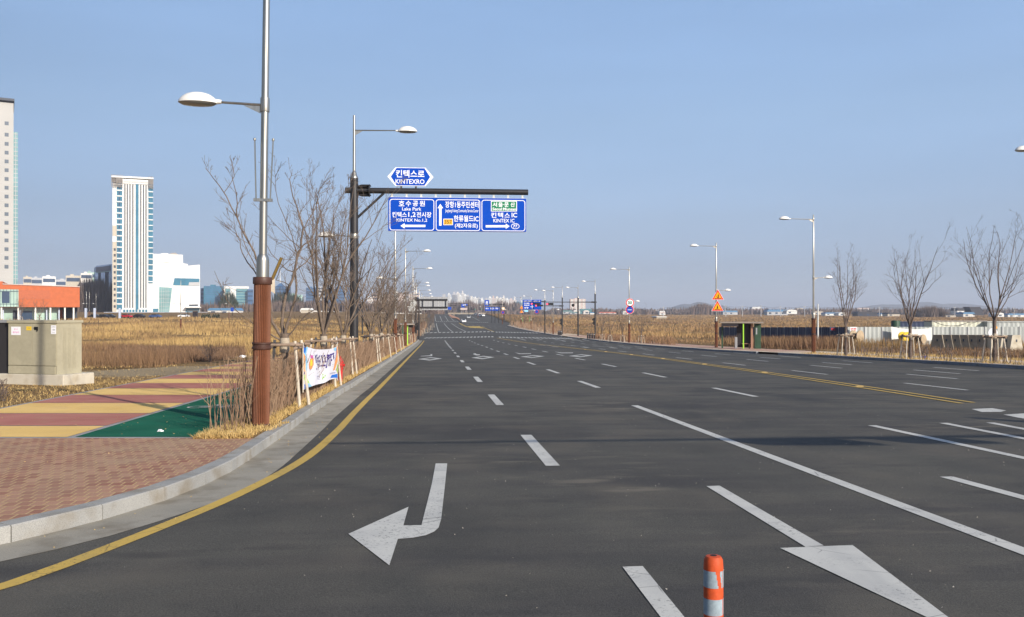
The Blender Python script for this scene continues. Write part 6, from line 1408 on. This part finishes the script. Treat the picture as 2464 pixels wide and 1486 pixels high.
# apartment skyline
sky_ = [(1060, 1077, 715, 'wallgrey'), (1077, 1083, 709, 'wallwhite'), (1083, 1090, 719, 'wallwhite'), (1087, 1099, 709, 'wallgrey'), (1097, 1106, 706, 'wallcream'), (1104, 1111, 713, 'wallwhite'), (1110, 1116, 706, 'wallcream'), (1114, 1125, 712, 'wallwhite'), (1122, 1130, 713, 'wallgrey'), (1129, 1141, 719, 'wallcream'), (1140, 1148, 718, 'wallwhite'), (1147, 1157, 719, 'wallgrey'), (1155, 1166, 723, 'wallwhite'),
        (1165, 1176, 721, 'wallgrey'), (1175, 1184, 717, 'wallwhite'), (1183, 1192, 719, 'wallpink'), (1191, 1202, 717, 'wallcream'), (1201, 1209, 719, 'wallwhite'), (1208, 1217, 718, 'wallcream'), (1216, 1226, 721, 'wallwhite'), (1225, 1236, 722, 'wallpink'), (1234, 1244, 724, 'wallcream')]
for i, (a, b, y, w) in enumerate(sky_):
    Y = 2300 + (i * 37 % 5) * 60
    t = city(a, b, y, 756, Y, w, '%s apartment tower in the far skyline over the road, %s counting from the left' % ({'wallgrey': 'grey', 'wallwhite': 'white', 'wallcream': 'cream', 'wallpink': 'pinkish'}[w], ORD[i] if i < 20 else ('twenty-first', 'twenty-second')[i - 20]), 1, 3 + i % 2, 'wallgrey' if w != 'wallgrey' else 'gdark', 'apartment_tower', 30, False, True)
    t['group'] = 'apartment towers in the far skyline'; k = F / Y; wd = (b - a) / k; h = (756 - y) / k
    mb = MB(); mb.box(wd * .25, 3, h, wd * .65, 20, h + (4 if i % 3 else 7)); mb.build('roof_plant', w, t)
city(1236, 1258, 728, 756, 1900, 'gblue', 'low blue glass building left of the large blue board', 4, glass='gnavy'); t = city(1372, 1409, 720, 754, 1700, 'wallpink', 'pinkish apartment slab between the signal masts', 5, 4, 'wallcream', 'apartment_tower', vert=True); 
for i, (a, b, y, w) in enumerate(((884, 897, 716, 'wallwhite'), (896, 910, 708, 'wallpink'), (909, 921, 712, 'wallcream'), (921, 934, 704, 'wallgrey'), (933, 946, 709, 'wallpink'), (947, 958, 700, 'wallwhite'), (958, 972, 706, 'wallpink'), (971, 984, 702, 'wallgrey'), (983, 996, 708, 'wallcream'), (995, 1008, 705, 'wallpink'))):
    t = city(a, b, y, 756, 1500 + (i % 3) * 60, w, '%s apartment block behind the row of left trees, %s counting from the black sign mast' % ({'wallgrey': 'grey', 'wallwhite': 'white', 'wallcream': 'cream', 'wallpink': 'pinkish'}[w], ORD[i]), 6, 3, 'gdark' if i % 2 else 'wallpink', 'apartment_block', 20, True); t['group'] = 'apartment blocks behind the left trees'
# far pavilion / retaining wall over the rise
t = thing('retaining_wall', 'long pale wall across the far end of the road', 'wall', (X_(1078, 640), 640, Z_(761, 640)), 0); mb = MB(); mb.box(0, 0, 0, 90 / F * 640, 1, 2.3); mb.build('wall', 'concdark', t)
t = thing('toll_canopy', 'orange and white canopy far down the road', 'canopy', (X_(1108, 620), 620, Z_(759, 620)), 0); mb = MB(); mb.box(0, 0, 3.6, 4.4, 4, 4.9); mb.build('roof', 'wallpink', t)
for q in (.6, 3.6): mb = MB(); mb.box(q, 1, 0, q + .25, 1.3, 3.6); mb.build('post', 'grey', t)
# cars on the road
car(1114.5, 0, un(1114, 778)[1], 'carwhite', 'white car driving on the far road at the upper crosswalk', math.pi / 2 + TH + .15, 'cars on the far road'); car(1127.5, 0, un(1127, 768)[1], 'carsilver', 'silver car driving just beyond the white one, nearer the distant mast', math.pi / 2 + TH, 'cars on the far road')
car(1147.5, 0, 500, 'carwhite', 'left one of the two white cars at the right of the road rise', math.pi / 2 + .6, 'cars on the far road'); car(1157.5, 0, 470, 'carwhite', 'right one of the two white cars at the right of the road rise', math.pi / 2 + .7, 'cars on the far road')
# ---------------------------------------------------------------- right: village, yard
vs_ = [(1352, 1378, 747.5, 754.5, 1100, 'wallgrey', 'roofteal', 0, 'teal roofed shed left of the first pale barn'), (1380, 1396, 746, 755.5, 900, 'wallcream', 'wallcream', 1, 'pale round-roofed barn left of the camera mast'), (1396, 1424, 744, 754.5, 1000, 'roofteal', 'roofteal', 0, 'teal shed between the two pale barns'), (1371, 1391, 752, 755.5, 850, 'wallgrey', 'roofteal', 0, 'low grey shed in front of the first pale barn'),
        (1404, 1390 + 28, 747, 755.5, 880, 'wallcream', 'wallcream', 1, 'pale round-roofed barn just left of the slim black mast'), (1420, 1430, 752, 756, 860, 'wallwhite', 'roofblue', 0, 'small light blue shed right of the slim black mast'), (1441, 1483, 751.5, 755, 1100, 'wallpink', 'roofred', 0, 'long low red roof in the distance right of the signal mast'), (1499, 1512, 749.5, 756, 1000, 'wallwhite', 'wallwhite', 0, 'white house behind the 30 sign lamp'),
        (1534, 1549, 744, 749, 1600, 'wallbeige', 'roofdark', 0, 'dark hipped roof right of the no stopping sign'), (1565, 1586, 746, 751, 1500, 'wallwhite', 'wallgrey', 0, 'whitish house on the right horizon under the hill start'), (1587, 1601, 752, 757.5, 1100, 'wallwhite', 'wallpink', 0, 'small white house at the reed edge'), (1607, 1618, 748, 754, 1400, 'wallwhite', 'roofdark', 0, 'white gabled house with a dark roof left of the hill'),
        (1580, 1604, 761.5, 765.5, 420, 'wallbeige', 'wallcream', 0, 'cream container lying in the right field'), (1587, 1600, 749, 757, 1250, 'wallbeige', 'wallwhite', 0, 'beige house left of the warning sign lamp'), (1740, 1775, 748, 757, 1150, 'wallgrey', 'roofblue', 0, 'low blue greenhouse right of the warning signs'),
        (1809, 1831, 739, 750, 1500, 'wallpink', 'wallwhite', 0, 'pink and white two-storey building above the shelter'), (1846, 1896, 745.5, 758, 1000, 'wallgrey', 'roofblue', 0, 'long blue roofed hall right of the pink building'), (1893, 1918, 745.5, 755, 950, 'wallwhite', 'wallwhite', 1, 'white round-roofed barn left of the tall right lamp'), (1918, 1933, 742, 751, 1500, 'wallbeige', 'wallbeige', 0, 'beige block just left of the tall right lamp'),
        (1934, 1956, 746, 753, 1450, 'wallbeige', 'roofdark', 0, 'beige row house touching the tall right lamp'), (1960, 1981, 750, 757, 1200, 'wallbeige', 'wallbeige', 0, 'beige house right of the tall right lamp'), (1986, 2018, 752.5, 759, 1000, 'wallwhite', 'roofblue', 0, 'blue roofed shed behind the leftmost right tree'), (2018, 2036, 752, 759, 960, 'wallwhite', 'wallwhite', 1, 'white greenhouse beside the leftmost right tree'),
        (2064, 2111, 750.5, 761, 900, 'roofdark', 'roofdark', 0, 'long black roofed barn between the first two right trees'), (2120, 2136, 754, 760, 980, 'wallwhite', 'roofblue', 0, 'light blue shed right of the black barn'), (2136, 2165, 753, 761, 940, 'wallbeige', 'roofdark', 0, 'dark roofed farmhouse left of the middle right tree'), (2062, 2094, 741.5, 747, 2200, 'wallwhite', 'wallpink', 0, 'distant white and red building above the black barn'),
        (2274, 2300, 756, 764, 800, 'wallbeige', 'roofdark', 0, 'low beige farm shed behind the cream container'), (2303, 2320, 742, 758, 950, 'wallwhite', 'roofdark', 0, 'white and grey house left of the black slanted roof'), (2318, 2345, 752, 762, 850, 'wallcream', 'roofblue', 0, 'light blue roofed shed under the black slanted roof'), (2398, 2416, 753, 762, 800, 'wallwhite', 'wallwhite', 1, 'white greenhouse behind the largest right tree'), (2425, 2475, 755, 763, 820, 'wallwhite', 'roofblue', 0, 'long white shed with a blue roof at the right edge'), (2395, 2470, 745, 753, 2400, 'wallwhite', 'wallgrey', 0, 'faint distant white rooftops at the right edge')]
for a, b, y, yb, Y, wl, rf, ar, lb in vs_: shed(a, b, y, yb + 1, Y, wl, rf, lb, bool(ar), 14, 'farm_shed')
o = thing('slanted_roof_hall', 'black hall with a steep slanted roof on the right horizon', 'building', (X_(2332, 850), 850, Z_(759, 850)), 0); k = F / 850
mb = MB(); mb.prism([(10 / k, 0), (36 / k, 0), (27 / k, 20 / k), (0, 20 / k)], 0, 12); mb.build('roof', 'roofdark', o)
def pole(px, py0, py1, Y, r, lb, mn='wallgrey', arms=True, grp='utility poles on the right'):
    o = thing('utility_pole', lb, 'utility pole', (X_(px, Y), Y, Z_(py1, Y)), 0, grp); mb = MB(); h = (py1 - py0) / F * Y; mb.lathe([(r, 0), (r * .7, h)], 8); mb.build('pole', mn, o)
    if arms: mb = MB(); mb.box(-1.2, -.1, h - .8, 1.2, .1, h - .6); mb.build('cross_arm', mn, o)
    return (X_(px, Y), Y, Z_(py1, Y) + h - .6)
PP = [pole(px, y0, 762, 700, .28, 'distant utility pole on the right horizon, %s from the left' % ORD[i]) for i, (px, y0) in enumerate(((1596, 738), (1746, 735), (1786, 736), (1831, 735), (1878, 737), (1936, 736), (2116, 738), (2297, 738), (2440, 740)))]
mb = MB()
for a, b in zip(PP, PP[1:]):
    for o_ in (-1, 1):
        mb.tube([(a[0] + (b[0] - a[0]) * t + o_ * .9, a[1], a[2] + (b[2] - a[2]) * t - 3.0 * t * (1 - t)) for t in (0, .2, .4, .6, .8, 1)], .035, 3, cap=False)
tag(mb.build('power_line', 'wire'), 'thin power lines strung between the distant poles', 'power line')
pole(1968, 699 + 33, 826, 112, .12, 'slim grey pole standing beside the navy fence near the tall right lamp', 'greylight', False, None) and None
# fences
def fence(x0, y0, x1, y1, h0, h1, mn, lb, step=2.0, name='fence', gnd=None, thick=.06):
    L = math.dist((x0, y0), (x1, y1)); rz = math.atan2(y1 - y0, x1 - x0); t = thing(name, lb, 'fence', (x0, y0, G(x0, y0)), rz)
    n = int(L / step); mb = MB()
    for i in range(n):
        a, b = L * i / n, L * (i + 1) / n; g = G(x0 + (x1 - x0) * (i + .5) / n, y0 + (y1 - y0) * (i + .5) / n) - G(x0, y0); h = h0 + (h1 - h0) * i / n
        # trapezoid corrugations
        m = int(step / .25); P = []
        for j in range(m + 1): P.append((a + (b - a) * j / m, thick if j % 2 else 0))
        mb.add([(x, y, g - .2) for x, y in P] + [(x, y, g + h) for x, y in P], [(j, j + 1, m + 2 + j, m + 1 + j) for j in range(m)])
        po = MB(); po.box(a - .04, -.05, g, a + .04, -.005, g + h + .03); po.build('post', 'grey', t)
    mb.build('panel', mn, t); return t
FY = 118
def fpt(px, Y): return (X_(px, Y), Y)
fa = fpt(1731, 152); fc = fpt(2040, 113); fd = fpt(2620, 112)
fence(*fa, *fc, 2.2, 2.25, 'fnavy', 'long navy blue sheet fence behind the right bus shelter'); fence(*fc, *fd, 2.25, 2.3, 'fwhite', 'white corrugated sheet fence on the right behind the concrete blocks')
# posters on fence
t = thing('poster', 'white tarp hung over the white fence behind the middle right tree', 'tarp', (*fpt(2143, 112.2), Z_(818, 112.2)), 0)
mb = MB(); w = 5.0; V = []; n = 14
for i in range(n + 1):
    s = i / n; tp = 1.62 - .25 * math.sin(math.pi * s) ** .7 - .12 * s; 
    for j in range(4): V.append((s * w, -.25 - .04 * math.sin(s * 17 + j), (tp) * j / 3 + .12 * math.sin(s * 6) * (1 - j / 3)))
mb.add(V, [(i * 4 + j, (i + 1) * 4 + j, (i + 1) * 4 + j + 1, i * 4 + j + 1) for i in range(n) for j in range(3)]); mb.build('sheet', 'sheet', t, sm='all')
for px, py, c, lb, txt in ((2046, 793, 'signwhite', 'red and white safety poster at the left end of the white fence', '안전'), (1998, 793, 'fnavy', 'small red mark sheet on the navy fence', '위험')):
    Y = 112.3 if px > 2040 else 116.0
    o = thing('poster', lb, 'poster', (X_(px, Y), Y, Z_(py + 5, Y)), 0); mb = MB(); mb.box(0, 0, 0, .8, .02, .55); mb.build('sheet', c, o); mb = MB(); put_text(mb, txt, .08, .72, .1, .45, -.015, .03); mb.build('lettering', 'signred', o)
# containers
def container(px0, px1, y0, Y, mn, lb, wins=(), dark=True):
    t = thing('site_container', lb, 'container', (X_(px0, Y), Y, G(X_(px0, Y), Y)), 0); h = Z_(y0, Y) - G(X_(px0, Y), Y); w = (px1 - px0) / F * Y
    mb = MB(); n = int(w / .3); P = [(w * j / n, .0 if j % 2 else .07) for j in range(n + 1)]
    mb.add([(x, y, 0) for x, y in P] + [(x, y, h - .12) for x, y in P], [(j, j + 1, n + 2 + j, n + 1 + j) for j in range(n)]); mb.box(0, .08, 0, w, 2.4, h - .12); mb.build('wall', mn, t)
    mb = MB(); mb.box(-.06, -.06, h - .12, w + .06, 2.45, h); mb.build('roof_rail', 'scaff' if dark else mn, t)
    for a, b in wins:
        x0 = (a - px0) / F * Y; x1 = (b - px0) / F * Y; mb = MB(); mb.box(x0, -.03, h - 1.9, x1, -.005, h - 1.15); mb.build('window', 'wglass', t); mb = MB(); mb.box(x0 - .1, -.3, h - 1.14, x1 + .1, .0, h - 1.08); mb.build('awning', 'blackmatt', t)
    return t
container(2243, 2373, 772.5, 122, 'cream', 'cream ribbed site container with two windows above the white fence', ((2281, 2303), (2325, 2348))); container(2376, 2520, 774, 121, 'fwhite', 'white ribbed site container at the right edge above the fence', ((2397, 2418),), False)
container(2166, 2241, 774.5, 130, 'fnavy', 'dark navy container left of the cream one', (), False); 
mb = MB(); a = Vector((X_(2246, 121.5), 121.5, Z_(774, 121.5))); b = Vector((X_(2330, 121.5), 121.5, Z_(776, 121.5)))
mb.tube([a.lerp(b, t) - Vector((0, 0, 2.2 * t * (1 - t) * 1.0)) for t in np.linspace(0, 1, 12)], .035, 4); b2 = Vector((X_(2352, 121.5), 121.5, Z_(774, 121.5)))
mb.tube([b.lerp(b2, t) - Vector((0, 0, .6 * t * (1 - t))) for t in np.linspace(0, 1, 5)], .03, 4); tag(mb.build('cable', 'wire'), 'black cable sagging across the cream container', 'cable')
o = thing('barrel', 'green barrel standing above the fence behind the middle right tree', 'barrel', (X_(2155, 119), 119, G(X_(2155, 119), 119)), 0); mb = MB(); mb.lathe([(.55, 0), (.55, 3.0), (.5, 3.1)], 16); mb.build('drum', 'greendark', o, sm=True)
# concrete blocks
def cblock(px, Y, w, lb, dark, rz, h=1.35):
    o = thing('concrete_block', lb, 'concrete block', (X_(px, Y), Y, G(X_(px, Y), Y) + .1), rz, 'concrete blocks lined up in the yard')
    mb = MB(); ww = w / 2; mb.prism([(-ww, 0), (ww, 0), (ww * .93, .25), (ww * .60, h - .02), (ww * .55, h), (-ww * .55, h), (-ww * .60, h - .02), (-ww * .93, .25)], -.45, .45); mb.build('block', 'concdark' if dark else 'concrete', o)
    mb = MB(); mb.box(-.06, -.47, .8, .06, -.452, 1.0); mb.build('lifting_slot', 'slotdark', o)
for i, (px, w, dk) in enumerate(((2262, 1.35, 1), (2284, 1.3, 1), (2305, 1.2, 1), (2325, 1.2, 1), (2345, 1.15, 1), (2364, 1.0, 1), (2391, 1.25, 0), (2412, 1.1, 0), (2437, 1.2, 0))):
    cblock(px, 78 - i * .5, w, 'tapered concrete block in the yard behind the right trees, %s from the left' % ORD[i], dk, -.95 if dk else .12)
# cable drums, road works lamp, yellow sign
def drum(px, py, Y, r, lb, mn='drum', rz=.6):
    o = thing('cable_drum', lb, 'cable drum', (X_(px, Y), Y, Z_(py, Y)), rz); mb = MB()
    for y in (-.45, .35): mb.lathe([(r, y), (r, y + .1)], 20)
    mb.xf(Matrix.Rotation(math.pi / 2, 4, 'X')); mb.build('flange', mn, o); mb = MB(); mb.lathe([(r * .5, -.4), (r * .5, .4)], 14); mb.xf(Matrix.Rotation(math.pi / 2, 4, 'X')); mb.build('core', 'shelterdark', o)
drum(2061, 810, 92, .62, 'large wooden cable drum behind the leftmost right tree'); drum(2212, 816, 84, .42, 'smaller cable drum right of the yellow drum'); drum(2177, 810, 84, .42, 'bright yellow round drum behind the middle right tree', 'yplastic', .1)
o = thing('site_sign', 'white round sign with an orange lamp on a stand beside the largest right tree', 'sign', (X_(2389, 74), 74, Z_(811, 74)), 0); mb = MB(); mb.lathe([(.38, -.02), (.38, .02)], 20); mb.xf(Matrix.Translation((0, 0, .33)) @ Matrix.Rotation(math.pi / 2, 4, 'X')); mb.build('disc', 'signwhite', o)
mb = MB(); mb.box(-.04, -.06, -.3, .04, -.03, .7); mb.build('stand', 'grey', o); mb = MB(); mb.lathe([(.13, .65), (.15, .75), (.1, .88), (0, .9)], 12, (.2, 0, 0)); mb.build('warning_lamp', 'hardhat', o, sm=True)
X = rng.uniform(X_(2085, 80), X_(2175, 80), 2600); Y = rng.uniform(76, 90, 2600); blades('reeds', X, Y, Gv(X, Y) + .05, rng.uniform(.4, 1.35, 2600) * np.exp(-((X - X_(2130, 82)) / 2.2) ** 2 * .6), .05, .25, 'reed', 'golden clump of tall reeds between the first two right trees')
# signal arm behind the camera whose shadow falls over the road
x, y = 27.5, 3.2; t = thing('signal_gantry', 'signal arm near the camera, known only by its shadow on the road', 'gantry', (x, y, 0), 0); dz = 6.3
mb = MB(); mb.lathe([(.2, 0), (.18, 8)], 16); mb.build('mast', 'black', t)
sx = SUNV.x / SUNV.z * dz; sy = SUNV.y / SUNV.z * dz
a0 = Vector((-2.5 + sx, 14.0 + sy, dz)); a1 = Vector((12.5 + sx, 15.3 + sy, dz)); t.location = (a1.x, a1.y, G(a1.x, a1.y)); o = a0 - t.location; q = Vector((0, 0, a1.z - t.location.z))
mb = MB(); mb.tube([o, q], [.045, .09], 10); mb.build('arm', 'black', t)
for f, w in ((.52, 1.5), (.66, 1.1)): p = Vector(o).lerp(q, f); mb = MB(); mb.box(p.x - w, p.y - .12, p.z - .45, p.x + w * .3, p.y + .12, p.z - .1); mb.build('signal_head', 'blackmatt', t)
# ---------------------------------------------------------------- haze
hm = bpy.data.materials.new('haze'); hm.use_nodes = True; ht = hm.node_tree; ht.nodes.clear(); ho = ht.nodes.new('ShaderNodeOutputMaterial'); hv = ht.nodes.new('ShaderNodeVolumePrincipled')
hv.inputs['Color'].default_value = (.80, .87, 1.0, 1); hv.inputs['Density'].default_value = HAZE; ht.links.new(hv.outputs[0], ho.inputs['Volume'])
mb = MB(); mb.box(-7000, -200, -30, 7000, 9500, 160); o = mb.build('haze', hm); tag(o, 'thin pale haze in the distance', kind='stuff')
